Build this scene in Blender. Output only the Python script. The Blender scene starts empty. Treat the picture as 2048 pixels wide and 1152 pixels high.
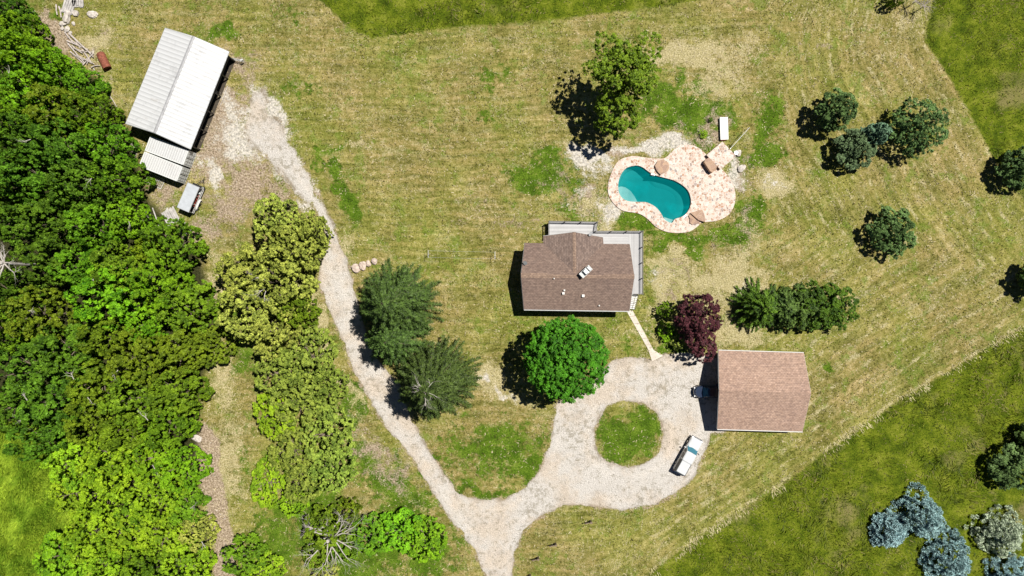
import bpy, math, random
import numpy as np
from mathutils import Vector, Matrix
from mathutils.geometry import tessellate_polygon

random.seed(7)
scene = bpy.context.scene
C = scene.collection
R = math.radians
S = 0.076            # metres per photo pixel on the ground
H = 105.5            # height of the drone above the ground

# ------------------------------------------------------------------ camera
cam = bpy.data.cameras.new('camera')
cam_o = bpy.data.objects.new('camera', cam)
C.objects.link(cam_o)
cam_o.location = (0, 0, H)
cam_o.rotation_euler = (0, 0, 0)
cam.sensor_width = 36
cam.sensor_fit = 'HORIZONTAL'
cam.angle = 2 * math.atan(1024 * S / H)
cam.clip_start = 1
cam.clip_end = 2000
scene.camera = cam_o

# ------------------------------------------------------------------ sky and sun
SUN_EL = 65.0
SD = Vector((0.84, 0.54, 0)).normalized()        # towards the sun, on the ground
world = bpy.data.worlds.new('World')
scene.world = world
world.use_nodes = True
wn = world.node_tree
for n in list(wn.nodes):
    wn.nodes.remove(n)
wo = wn.nodes.new('ShaderNodeOutputWorld')
wb = wn.nodes.new('ShaderNodeBackground')
ws = wn.nodes.new('ShaderNodeTexSky')
ws.sky_type = 'NISHITA'
ws.sun_disc = False
ws.air_density = 0.35          # clear dry air: a deep dark blue sky
ws.dust_density = 0.0
ws.altitude = 300
ws.sun_elevation = R(SUN_EL)
ws.sun_rotation = math.atan2(SD.x, SD.y)
wb.inputs['Strength'].default_value = 0.05
wn.links.new(ws.outputs[0], wb.inputs[0])
wn.links.new(wb.outputs[0], wo.inputs[0])
sun = bpy.data.lights.new('sun', 'SUN')
sun.energy = 5.0
sun.angle = R(0.5)
sun.color = (1.0, 0.96, 0.88)
sun_o = bpy.data.objects.new('sun', sun)
C.objects.link(sun_o)
to_sun = Vector((SD.x * math.cos(R(SUN_EL)), SD.y * math.cos(R(SUN_EL)), math.sin(R(SUN_EL))))
sun_o.rotation_euler = to_sun.to_track_quat('Z', 'Y').to_euler()
sun_o.location = to_sun * 200
scene.view_settings.view_transform = 'Standard'
scene.view_settings.look = 'None'
scene.view_settings.exposure = 0.60
scene.view_settings.gamma = 1
scene.view_settings.use_curve_mapping = False
scene.render.engine = 'CYCLES'
scene.cycles.max_bounces = 4
scene.cycles.diffuse_bounces = 2
scene.cycles.transparent_max_bounces = 12
scene.render.resolution_x = 1024
scene.render.resolution_y = 576


# ------------------------------------------------------------------ helpers
def P(px, py, z=0.0):
    k = (1 - z / H) * S
    return Vector(((px - 1024) * k, (576 - py) * k, z))


class NT:
    def __init__(self, name):
        self.m = bpy.data.materials.new(name)
        self.m.use_nodes = True
        self.t = self.m.node_tree
        for n in list(self.t.nodes):
            self.t.nodes.remove(n)
        self.out = self.t.nodes.new('ShaderNodeOutputMaterial')
        self._pos = None

    def n(self, kind, **kw):
        nd = self.t.nodes.new(kind)
        for k, v in kw.items():
            setattr(nd, k, v)
        return nd

    def put(self, sock, v):
        if v is None:
            return
        if isinstance(v, bpy.types.NodeSocket):
            self.t.links.new(v, sock)
        else:
            if sock.type == 'RGBA' and len(v) == 3:
                v = (*v, 1)
            sock.default_value = v

    def pos(self):
        if self._pos is None:
            self._pos = self.n('ShaderNodeNewGeometry').outputs['Position']
        return self._pos

    def objco(self):
        return self.n('ShaderNodeTexCoord').outputs['Object']

    def attr(self, name):
        return self.n('ShaderNodeAttribute', attribute_name=name).outputs['Fac']

    def noise(self, vec, scale, detail=3, rough=0.6, dist=0.0, color=False):
        nd = self.n('ShaderNodeTexNoise')
        self.put(nd.inputs['Vector'], vec)
        nd.inputs['Scale'].default_value = scale
        nd.inputs['Detail'].default_value = detail
        nd.inputs['Roughness'].default_value = rough
        nd.inputs['Distortion'].default_value = dist
        return nd.outputs['Color' if color else 'Fac']

    def voro(self, vec, scale, feature='F1', out='Distance', rand=1.0):
        nd = self.n('ShaderNodeTexVoronoi', feature=feature)
        self.put(nd.inputs['Vector'], vec)
        nd.inputs['Scale'].default_value = scale
        nd.inputs['Randomness'].default_value = rand
        return nd.outputs[out]

    def math(self, op, a, b=0.0, c=None, clamp=False):
        nd = self.n('ShaderNodeMath', operation=op, use_clamp=clamp)
        self.put(nd.inputs[0], a)
        self.put(nd.inputs[1], b)
        if c is not None:
            self.put(nd.inputs[2], c)
        return nd.outputs[0]

    def step(self, v, lo, hi, a=0.0, b=1.0):
        nd = self.n('ShaderNodeMapRange', interpolation_type='SMOOTHSTEP')
        self.put(nd.inputs[0], v)
        nd.inputs[1].default_value = lo
        nd.inputs[2].default_value = hi
        nd.inputs[3].default_value = a
        nd.inputs[4].default_value = b
        return nd.outputs[0]

    def ramp(self, v, stops):
        nd = self.n('ShaderNodeValToRGB')
        cr = nd.color_ramp
        while len(cr.elements) < len(stops):
            cr.elements.new(0.5)
        for e, (p, c) in zip(cr.elements, stops):
            e.position = p
            e.color = (*c, 1)
        self.put(nd.inputs[0], v)
        return nd.outputs[0]

    def mix(self, f, a, b, mode='MIX'):
        nd = self.n('ShaderNodeMix', data_type='RGBA', blend_type=mode)
        self.put(nd.inputs[0], f)
        self.put(nd.inputs[6], a)
        self.put(nd.inputs[7], b)
        return nd.outputs[2]

    def comb(self, x, y, z=0.0):
        nd = self.n('ShaderNodeCombineXYZ')
        self.put(nd.inputs[0], x)
        self.put(nd.inputs[1], y)
        self.put(nd.inputs[2], z)
        return nd.outputs[0]

    def mapping(self, vec, scale=(1, 1, 1), rot=(0, 0, 0)):
        nd = self.n('ShaderNodeMapping')
        self.put(nd.inputs[0], vec)
        nd.inputs['Scale'].default_value = scale
        nd.inputs['Rotation'].default_value = rot
        return nd.outputs[0]

    def finish(self, color, rough=0.8, metal=0.0, spec=0.3, bump=None, bstr=0.5, bdist=0.05, translucent=0.0, alpha=None):
        b = self.n('ShaderNodeBsdfPrincipled')
        self.put(b.inputs['Base Color'], color)
        self.put(b.inputs['Roughness'], rough)
        b.inputs['Metallic'].default_value = metal
        b.inputs['Specular IOR Level'].default_value = spec
        if bump is not None:
            bn = self.n('ShaderNodeBump')
            bn.inputs['Strength'].default_value = bstr
            bn.inputs['Distance'].default_value = bdist
            self.put(bn.inputs['Height'], bump)
            self.t.links.new(bn.outputs[0], b.inputs['Normal'])
        o = b.outputs[0]
        if translucent:
            tr = self.n('ShaderNodeBsdfTranslucent')
            self.put(tr.inputs['Color'], color)
            mx = self.n('ShaderNodeMixShader')
            mx.inputs[0].default_value = translucent
            self.t.links.new(o, mx.inputs[1])
            self.t.links.new(tr.outputs[0], mx.inputs[2])
            o = mx.outputs[0]
        self.t.links.new(o, self.out.inputs['Surface'])
        return self.m


def plain(name, col, rough=0.6, metal=0.0, var=0.15, scale=2.0, spec=0.3, bump=0.0):
    t = NT(name)
    p = t.objco()
    f = t.noise(p, scale, 5, 0.65)
    f = t.step(f, 0.3, 0.7)
    a = tuple(c * (1 - var) for c in col)
    b = tuple(min(1, c * (1 + var)) for c in col)
    c = t.mix(f, a, b)
    return t.finish(c, rough, metal, spec, bump=f if bump else None, bstr=bump, bdist=0.02)


class MB:
    """collects vertices and faces of one mesh"""
    def __init__(self):
        self.v = []
        self.f = []

    def add(self, vs, fs):
        o = len(self.v)
        self.v += [tuple(p) for p in vs]
        self.f += [tuple(i + o for i in f) for f in fs]

    def box(self, c, s, rz=0.0, rx=0.0, ry=0.0):
        hx, hy, hz = s[0] / 2, s[1] / 2, s[2] / 2
        m = Matrix.Rotation(rz, 3, 'Z') @ Matrix.Rotation(ry, 3, 'Y') @ Matrix.Rotation(rx, 3, 'X')
        vs = [m @ Vector((x * hx, y * hy, z * hz)) + Vector(c) for x in (-1, 1) for y in (-1, 1) for z in (-1, 1)]
        self.add(vs, [(0, 1, 3, 2), (4, 6, 7, 5), (0, 4, 5, 1), (2, 3, 7, 6), (0, 2, 6, 4), (1, 5, 7, 3)])
        return self

    def tube(self, pts, rad, n=6, cap=True):
        rings = []
        up = Vector((0, 0, 1))
        pts = [Vector(p) for p in pts]
        for i, p in enumerate(pts):
            d = (pts[min(i + 1, len(pts) - 1)] - pts[max(i - 1, 0)])
            if d.length < 1e-6:
                d = Vector((0, 0, 1))
            d.normalize()
            a = d.cross(up)
            if a.length < 1e-3:
                a = d.cross(Vector((1, 0, 0)))
            a.normalize()
            b = d.cross(a)
            r = rad[i] if isinstance(rad, (list, tuple)) else rad
            rings.append([p + a * (r * math.cos(t * 2 * math.pi / n)) + b * (r * math.sin(t * 2 * math.pi / n)) for t in range(n)])
        self.loft(rings, cap)
        return self

    def loft(self, rings, cap=True):
        n = len(rings[0])
        vs = [p for r in rings for p in r]
        fs = []
        for i in range(len(rings) - 1):
            for j in range(n):
                a, b = i * n + j, i * n + (j + 1) % n
                fs.append((a, b, b + n, a + n))
        if cap:
            fs.append(tuple(range(n))[::-1])
            fs.append(tuple(range((len(rings) - 1) * n, len(rings) * n)))
        self.add(vs, fs)
        return self

    def prism(self, poly, z0, z1):
        """poly: list of (x, y)"""
        n = len(poly)
        vs = [(p[0], p[1], z0) for p in poly] + [(p[0], p[1], z1) for p in poly]
        tri = tessellate_polygon([[Vector((p[0], p[1], 0)) for p in poly]])
        fs = []
        for t in tri:
            fs.append(tuple(i + n for i in t))
            fs.append(tuple(t)[::-1])
        for i in range(n):
            j = (i + 1) % n
            fs.append((i, j, j + n, i + n))
        self.add(vs, fs)
        return self

    def slab(self, pts, th):
        """thick plate under a set of planar 3-D points"""
        n = len(pts)
        vs = [tuple(p) for p in pts] + [(p[0], p[1], p[2] - th) for p in pts]
        fs = [tuple(range(n)), tuple(range(n, 2 * n))[::-1]]
        for i in range(n):
            j = (i + 1) % n
            fs.append((i, i + n, j + n, j))
        self.add(vs, fs)
        return self

    def build(self, name, mat, parent=None, world=False, smooth=False):
        me = bpy.data.meshes.new(name)
        vs = self.v
        if world and parent is not None:
            L = parent.location
            vs = [(p[0] - L.x, p[1] - L.y, p[2] - L.z) for p in vs]
        me.from_pydata(vs, [], self.f)
        me.update()
        # consistent outward normals
        import bmesh
        bm = bmesh.new()
        bm.from_mesh(me)
        bmesh.ops.recalc_face_normals(bm, faces=bm.faces)
        bm.to_mesh(me)
        bm.free()
        if smooth:
            me.polygons.foreach_set('use_smooth', [True] * len(me.polygons))
        if mat is not None:
            me.materials.append(mat)
        o = bpy.data.objects.new(name, me)
        C.objects.link(o)
        if parent is not None:
            o.parent = parent
        return o


def tag(o, label=None, cat=None, group=None, kind=None):
    if label:
        o['label'] = label
    if cat:
        o['category'] = cat
    if group:
        o['group'] = group
    if kind:
        o['kind'] = kind
    return o


def thing(name, label, cat, loc=(0, 0, 0), rz=0.0, group=None):
    o = bpy.data.objects.new(name, None)
    o.empty_display_size = 0.3
    C.objects.link(o)
    o.location = loc
    o.rotation_euler = (0, 0, rz)
    return tag(o, label, cat, group)


def copy_tree(o, parent=None):
    c = o.copy()
    C.objects.link(c)
    if parent is not None:
        c.parent = parent
    for ch in list(o.children):
        copy_tree(ch, c)
    return c


def quads(name, V, mat, parent=None, nper=4):
    """V: (n, 4, 3) array of quads -> one mesh"""
    n = V.shape[0]
    me = bpy.data.meshes.new(name)
    me.vertices.add(n * nper)
    me.vertices.foreach_set('co', V.reshape(-1).astype(np.float32))
    me.loops.add(n * nper)
    me.loops.foreach_set('vertex_index', np.arange(n * nper, dtype=np.int32))
    me.polygons.add(n)
    me.polygons.foreach_set('loop_start', np.arange(0, n * nper, nper, dtype=np.int32))
    me.polygons.foreach_set('loop_total', np.full(n, nper, dtype=np.int32))
    me.update(calc_edges=True)
    if mat is not None:
        me.materials.append(mat)
    o = bpy.data.objects.new(name, me)
    C.objects.link(o)
    if parent is not None:
        o.parent = parent
    return o


def smooth_loop(pts, k=4):
    out = []
    n = len(pts)
    for i in range(n):
        p0, p1, p2, p3 = (pts[(i + j - 1) % n] for j in range(4))
        for s in range(k):
            t = s / k
            out.append(tuple(0.5 * ((2 * p1[a]) + (-p0[a] + p2[a]) * t + (2 * p0[a] - 5 * p1[a] + 4 * p2[a] - p3[a]) * t * t
                                    + (-p0[a] + 3 * p1[a] - 3 * p2[a] + p3[a]) * t ** 3) for a in (0, 1)))
    return out


# ------------------------------------------------------------------ numpy fields (in photo pixels on the ground)
_lat = np.random.RandomState(3).rand(8, 256, 256)


def vn(x, y, sc, seed=0):
    x = x / sc + 37.7 * seed
    y = y / sc + 91.3 * seed
    xi = np.floor(x).astype(int)
    yi = np.floor(y).astype(int)
    fx = x - xi
    fy = y - yi
    fx = fx * fx * (3 - 2 * fx)
    fy = fy * fy * (3 - 2 * fy)
    L = _lat[seed % 8]
    a = L[xi % 256, yi % 256]
    b = L[(xi + 1) % 256, yi % 256]
    c = L[xi % 256, (yi + 1) % 256]
    d = L[(xi + 1) % 256, (yi + 1) % 256]
    return (a * (1 - fx) + b * fx) * (1 - fy) + (c * (1 - fx) + d * fx) * fy


def fbm(x, y, sc, seed=0, o=4):
    r = 0
    w = 0
    for i in range(o):
        r = r + vn(x, y, sc / 2 ** i, seed + i) * 0.55 ** i
        w += 0.55 ** i
    return r / w


def sd_poly(x, y, poly):
    """signed distance, negative inside"""
    d = np.full(x.shape, 1e9)
    ins = np.zeros(x.shape, bool)
    n = len(poly)
    for i in range(n):
        ax, ay = poly[i]
        bx, by = poly[(i + 1) % n]
        ex, ey = bx - ax, by - ay
        t = np.clip(((x - ax) * ex + (y - ay) * ey) / (ex * ex + ey * ey + 1e-9), 0, 1)
        d = np.minimum(d, np.hypot(x - ax - t * ex, y - ay - t * ey))
        c = ((ay > y) != (by > y)) & (x < (bx - ax) * (y - ay) / (by - ay + 1e-12) + ax)
        ins ^= c
    return np.where(ins, -d, d)


def sd_line(x, y, pl):
    d = np.full(x.shape, 1e9)
    for i in range(len(pl) - 1):
        ax, ay = pl[i]
        bx, by = pl[i + 1]
        ex, ey = bx - ax, by - ay
        t = np.clip(((x - ax) * ex + (y - ay) * ey) / (ex * ex + ey * ey + 1e-9), 0, 1)
        d = np.minimum(d, np.hypot(x - ax - t * ex, y - ay - t * ey))
    return d


def sst(v, a, b):
    t = np.clip((v - a) / (b - a), 0, 1)
    return t * t * (3 - 2 * t)


DRIVE = [(958, 1400), (972, 1152), (950, 1100), (905, 1040), (862, 978), (835, 932), (800, 885), (768, 845), (742, 803),
         (722, 768), (704, 730), (690, 690), (668, 640), (650, 600), (638, 560), (644, 520), (655, 480), (645, 445),
         (625, 415), (598, 385), (566, 345), (530, 310), (500, 280), (490, 245), (500, 205), (508, 190), (522, 185), (532, 200),
         (545, 230), (575, 272), (600, 315), (628, 370), (656, 430), (675, 480), (692, 515), (702, 555), (712, 600),
         (735, 680), (765, 735), (800, 770), (815, 820), (852, 895), (884, 945), (918, 988), (960, 1000), (1008, 1000),
         (1050, 976), (1080, 942), (1098, 895), (1106, 850), (1112, 810), (1150, 785), (1186, 765), (1208, 740),
         (1225, 722), (1262, 714), (1300, 722), (1328, 711), (1375, 704), (1420, 712), (1450, 716), (1450, 864),
         (1420, 868), (1410, 900), (1390, 950), (1352, 987), (1300, 1012), (1240, 1020), (1180, 1010), (1122, 1012),
         (1080, 1032), (1046, 1062), (1030, 1100), (1024, 1152), (1020, 1400)]
ISLAND = smooth_loop([(1189, 872), (1195, 838), (1215, 812), (1250, 802), (1290, 807), (1318, 832), (1326, 868), (1318, 902),
                      (1290, 928), (1255, 935), (1215, 924), (1192, 902)], 3)
TRACK = [(385, 872), (408, 842), (436, 875), (444, 960), (458, 1040), (474, 1095), (462, 1200), (425, 1200), (430, 1085),
         (415, 1020), (398, 950)]
M_SE = [(1180, 1235), (1300, 1152), (1340, 1118), (1400, 1076), (1460, 1036), (1536, 992), (1645, 910), (1713, 862),
        (1800, 802), (1900, 742), (2048, 655), (2500, 390), (2500, 1500), (1100, 1500)]
M_NE = [(1880, -60), (1850, 80), (1905, 165), (1950, 245), (1985, 310), (2048, 402), (2500, 900), (2700, -300)]
M_TOP = [(580, -60), (640, 0), (700, 55), (745, 77), (830, 64), (900, 55), (1100, 40), (1300, 15), (1400, 0), (1700, -80)]
M_TOP2 = [(1400, -300), (1700, -80), (580, -60), (580, -300)]
M_SW = [(-400, 840), (60, 862), (120, 920), (165, 1000), (200, 1110), (190, 1500), (-400, 1500)]
WOODS = [(-400, -300), (40, -300), (48, 10), (92, 78), (140, 125), (200, 160), (220, 200), (240, 245), (268, 290), (300, 400),
         (370, 470), (405, 520), (420, 600), (440, 680), (405, 760), (400, 830), (395, 1000), (415, 1080), (425, 1500), (-400, 1500)]
POOL = smooth_loop([(1272, 331), (1253, 336), (1241, 351), (1236, 372), (1241, 392), (1255, 402), (1277, 404), (1294, 405),
                    (1311, 414), (1322, 427), (1329, 439), (1343, 446), (1350, 438), (1365, 433), (1377, 421), (1382, 404),
                    (1378, 385), (1367, 372), (1348, 361), (1323, 354), (1306, 349), (1294, 341), (1284, 334)], 3)
PATIO = smooth_loop([(1265, 312), (1238, 321), (1224, 343), (1216, 370), (1218, 392), (1231, 411), (1248, 422), (1277, 427),
                     (1294, 437), (1311, 453), (1331, 463), (1355, 466), (1379, 463), (1396, 452), (1402, 445), (1411, 444),
                     (1435, 441), (1455, 431), (1467, 414), (1471, 390), (1464, 365), (1451, 346), (1434, 330), (1414, 311), (1399, 297),
                     (1382, 290), (1360, 291), (1345, 302), (1330, 316), (1311, 317), (1289, 315)], 3)

# blobs: (cx, cy, rx, ry, rotation in degrees clockwise on the photo, strength)
GREEN = [(1075, 345, 75, 40, -25, 1), (1050, 380, 50, 30, 0, .9), (1100, 310, 40, 30, -30, 1), (1360, 225, 95, 42, 10, 1.1),
         (1300, 200, 50, 30, 0, .8), (1420, 240, 50, 45, 30, .7), (1390, 180, 80, 50, 20, .55), (1480, 330, 30, 20, 0, .7),
         (1400, 285, 30, 20, 40, .9), (1540, 230, 40, 60, 15, .8), (1530, 300, 45, 50, 0, .8), (1470, 470, 80, 35, -20, .9),
         (1380, 480, 100, 25, 0, .9), (1250, 445, 50, 30, 20, .9), (1290, 455, 30, 25, 0, 1), (1500, 420, 40, 50, 0, .8),
         (1150, 360, 40, 60, 0, .6), (1160, 420, 60, 30, 0, .45), (660, 350, 20, 45, -25, 1), (695, 415, 22, 60, -10, 1.1),
         (660, 297, 40, 14, -10, .9), (1300, 545, 60, 25, 0, .5), (985, 160, 60, 40, 0, .45), (960, 225, 60, 30, 0, .4),
         (455, 72, 45, 25, 10, .8), (560, 40, 60, 40, 0, .4), (600, 180, 40, 30, 0, .45), (480, 330, 18, 60, 0, .3),
         (1000, 900, 140, 75, 10, .75), (880, 950, 40, 60, -40, 1), (1060, 930, 50, 60, 20, .9), (950, 985, 90, 20, 10, .9),
         (1040, 850, 50, 40, 0, .4), (1245, 878, 62, 60, 0, 1.0), (1285, 850, 50, 45, 0, .85), (1235, 835, 50, 30, 0, .5), (760, 960, 60, 90, -35, .8), (720, 880, 30, 90, -35, .6),
         (860, 1100, 70, 70, -35, .9), (800, 1020, 80, 50, -30, .8), (700, 800, 16, 70, -15, .9), (620, 1010, 90, 60, 0, .8), (560, 1080, 70, 80, 0, .75),
         (720, 1130, 120, 60, 0, .9), (480, 700, 60, 60, 0, .55), (470, 640, 50, 100, 0, .5), (490, 900, 40, 90, 0, .45), (640, 660, 30, 60, 0, .3),
         (1650, 730, 22, 15, 0, .9), (1290, 640, 60, 40, 0, .35), (1255, 690, 14, 40, 15, .7), (1265, 960, 50, 40, 0, .0),
         (1270, 1035, 50, 14, 10, .45), (1350, 690, 50, 30, 0, .7), (1330, 600, 30, 40, 0, .3), (1100, 680, 120, 20, 0, .4),
         (420, 490, 30, 60, 20, .35), (450, 590, 40, 60, 0, .4), (120, 30, 30, 40, 0, .5), (780, 105, 60, 30, 0, .3),
         (1230, 380, 60, 90, 0, .25), (350, 400, 40, 25, 0, .4), (560, 240, 30, 60, -20, .4), (1280, 75, 80, 30, 0, .25)]
STRAW = [(1440, 560, 110, 45, 0, 1.1), (1330, 575, 40, 60, 0, 1.0), (1370, 110, 120, 26, -14, 1.2), (1450, 140, 60, 60, 0, .9), (740, 300, 100, 14, 0, .7), (1340, 520, 70, 30, 0, .9), (1420, 620, 60, 40, 0, .8), (1545, 360, 40, 40, 0, 1.0), (1500, 500, 30, 60, 0, .8), (1480, 570, 60, 70, 0, 1.0), (1390, 560, 90, 50, 0, .75), (1480, 665, 90, 40, 0, .9), (1350, 100, 90, 20, -12, 1), (1470, 100, 60, 50, 10, .7),
         (1430, 170, 70, 60, 20, .75), (1545, 350, 30, 25, 0, .9), (200, 75, 40, 40, 0, .9), (975, 760, 45, 45, 30, 1), (1010, 790, 30, 16, 30, 1),
         (680, 500, 30, 60, -15, .6), (640, 640, 18, 110, -8, 1.0), (690, 770, 10, 70, -25, 1.0), (745, 890, 12, 80, -28, .55), (1220, 435, 30, 40, 0, 1),
         (600, 90, 160, 60, 0, .3), (850, 300, 120, 25, 0, .3), (1000, 400, 80, 40, 0, .3), (930, 750, 40, 10, 0, .9), (1090, 770, 20, 20, 0, .4), (1750, 100, 90, 60, 30, .4),
         (1810, 40, 45, 40, 20, .7), (1150, 300, 40, 30, 0, .6), (1190, 400, 50, 50, 0, .7), (1840, 600, 160, 60, -35, .3), (1450, 1050, 200, 30, -35, .3),
         (440, 760, 40, 100, 0, .8), (460, 940, 45, 130, 0, .8), (430, 560, 30, 80, 0, .8), (540, 110, 40, 60, 0, .4), (1285, 660, 60, 60, 0, .35),
         (430, 1060, 60, 80, 0, .5), (740, 330, 60, 20, 0, .3), (1180, 720, 30, 50, 0, .3), (1000, 95, 200, 25, -3, .3), (1700, 560, 200, 80, -35, .2)]
DIRT = [(430, 260, 40, 110, 18, 1.25), (505, 370, 60, 60, 0, 1.1), (470, 300, 90, 90, 0, .95), (540, 300, 50, 90, -20, .8), (1440, 500, 60, 40, 0, .45), (1380, 590, 70, 30, 0, .5), (1235, 300, 60, 20, 0, .8), (1180, 390, 50, 60, 0, .6), (1110, 355, 60, 30, -20, .5), (1340, 545, 60, 30, 0, .5), (1400, 275, 60, 40, 0, .7), (560, 380, 50, 60, 0, .8), (500, 180, 50, 60, 20, .8), (450, 250, 50, 90, 20, 1.1), (430, 320, 70, 60, 0, 1.0), (520, 330, 60, 90, 0, .9), (470, 400, 80, 70, 0, .9), (330, 385, 60, 50, 20, .9),
        (420, 460, 40, 60, 20, .9), (110, 70, 24, 70, -30, 1.2), (230, 240, 30, 90, -20, .7), (480, 130, 60, 30, 0, .8), (1380, 260, 50, 40, 20, .4),
        (1490, 450, 14, 70, 10, .7), (1360, 300, 120, 30, 0, .5), (1425, 260, 18, 40, 15, 1.0), (1485, 350, 30, 35, 30, .9), (760, 920, 40, 100, -33, .75), (700, 850, 30, 90, -30, .5),
        (580, 300, 20, 60, -25, .8), (960, 420, 100, 50, 0, .3), (1030, 440, 60, 40, 0, .5), (1260, 975, 120, 20, 0, .0), (410, 620, 30, 100, 0, .6), (190, 100, 60, 40, 30, .5),
        (1255, 790, 60, 10, 10, .6), (1640, 100, 60, 40, 0, .3), (1100, 365, 40, 50, 0, .35)]
PALE = [(1180, 310, 45, 30, 10, 1.2), (1290, 290, 85, 20, -5, 1.1), (1355, 280, 30, 18, 0, 1.2), (1230, 415, 36, 26, -20, 1.0), (1222, 435, 30, 30, 0, 1.0), (1190, 330, 50, 40, 20, .7), (1170, 380, 40, 40, 0, .5), (1310, 560, 50, 20, 0, .5), (1480, 590, 30, 50, 0, .55), (430, 350, 22, 32, 0, 1.3),
        (490, 260, 70, 70, 20, 1.0), (545, 240, 36, 80, -25, 1.0), (590, 330, 30, 60, -25, .8), (620, 400, 26, 60, -20, .7), (455, 220, 40, 40, 0, .7), (400, 320, 30, 20, 0, .6), (470, 200, 30, 40, 0, .5), (270, 295, 14, 22, 0, 1.0), (62, 20, 16, 34, -35, .9), (190, 95, 16, 18, 0, .7), (900, 20, 8, 8, 0, 1.4), (893, 28, 5, 10, 0, 1.3),
        (1478, 345, 26, 34, -30, .9), (345, 425, 20, 20, 0, .6), (1543, 362, 18, 14, 0, .8), (700, 1052, 20, 20, 0, 0), (385, 545, 12, 12, 0, 1.2), (1408, 262, 12, 30, 0, .6),
        (1002, 785, 34, 10, 35, .8), (965, 770, 8, 22, -15, .8)]
_R0 = np.random.RandomState(5)


def blobs(x, y, L):
    m = np.zeros(x.shape)
    wx = x + (vn(x, y, 38, 1) - .5) * 40 + (vn(x, y, 14, 5) - .5) * 16
    wy = y + (vn(x, y, 38, 2) - .5) * 40 + (vn(x, y, 14, 6) - .5) * 16
    for cx, cy, rx, ry, ro, a in L:
        if a == 0:
            continue
        c, s = math.cos(R(ro)), math.sin(R(ro))
        dx, dy = wx - cx, wy - cy
        u = (dx * c + dy * s) / rx
        v = (-dx * s + dy * c) / ry
        r = np.hypot(u, v)
        m = np.maximum(m, a * (1 - sst(r, 0.15, 1.45)))
    return m


def fields(x, y):
    F = {}
    F['green'] = blobs(x, y, GREEN)
    F['straw'] = blobs(x, y, STRAW)
    F['dirt'] = blobs(x, y, DIRT)
    F['pale'] = blobs(x, y, PALE)
    sd = sd_poly(x, y, DRIVE)
    si = sd_poly(x, y, ISLAND)
    F['sd_drive'] = np.maximum(sd, -si)
    F['sd_isl'] = si
    F['sdd'] = np.clip(F['sd_drive'], -60, 60)
    F['sd_pat'] = sd_poly(x, y, PATIO)
    soft = 1 - sst(y, 350, 520)
    F['gravel'] = 1 - sst(F['sd_drive'] + (vn(x, y, 14, 3) - .5) * 8 + soft * ((fbm(x, y, 34, 2, 3) - .5) * 46), -5 - soft * 16, 6 + soft * 12)
    trk = sd_poly(x, y, TRACK)
    F['dirt'] = np.maximum(F['dirt'], 1.3 * (1 - sst(trk, -8, 10)))
    F['dirt'] = np.maximum(F['dirt'], 0.55 * (1 - sst(np.abs(F['sd_drive']), 3, 9)))
    mead = np.minimum(np.minimum(sd_poly(x, y, M_SE), sd_poly(x, y, M_NE)), np.minimum(sd_poly(x, y, M_TOP), sd_poly(x, y, M_TOP2)))
    F['sd_mead'] = mead
    F['sd_se'] = sd_poly(x, y, M_SE)
    F['sd_sw'] = sd_poly(x, y, M_SW)
    F['meadow'] = 1 - sst(mead + (vn(x, y, 5, 4) - .5) * 5, -2, 3)
    F['weeds'] = 1 - sst(F['sd_sw'], -10, 20)
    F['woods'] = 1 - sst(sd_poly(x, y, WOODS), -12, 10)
    F['reg'] = sst(x + (y - 576) * .35, 1330, 1480)
    dse = sd_line(x, y, M_SE[:12])
    dne = sd_line(x, y, M_NE[:7])
    F['flowv'] = np.minimum(dse, dne * 1.0) * S
    F['edge'] = (1 - sst(np.abs(dse - 4 - 3 * vn(x, y, 30, 2)), 2, 8)) * (0.4 + 0.6 * sst(fbm(x, y, 60, 3), .35, .6))
    return F


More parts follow.
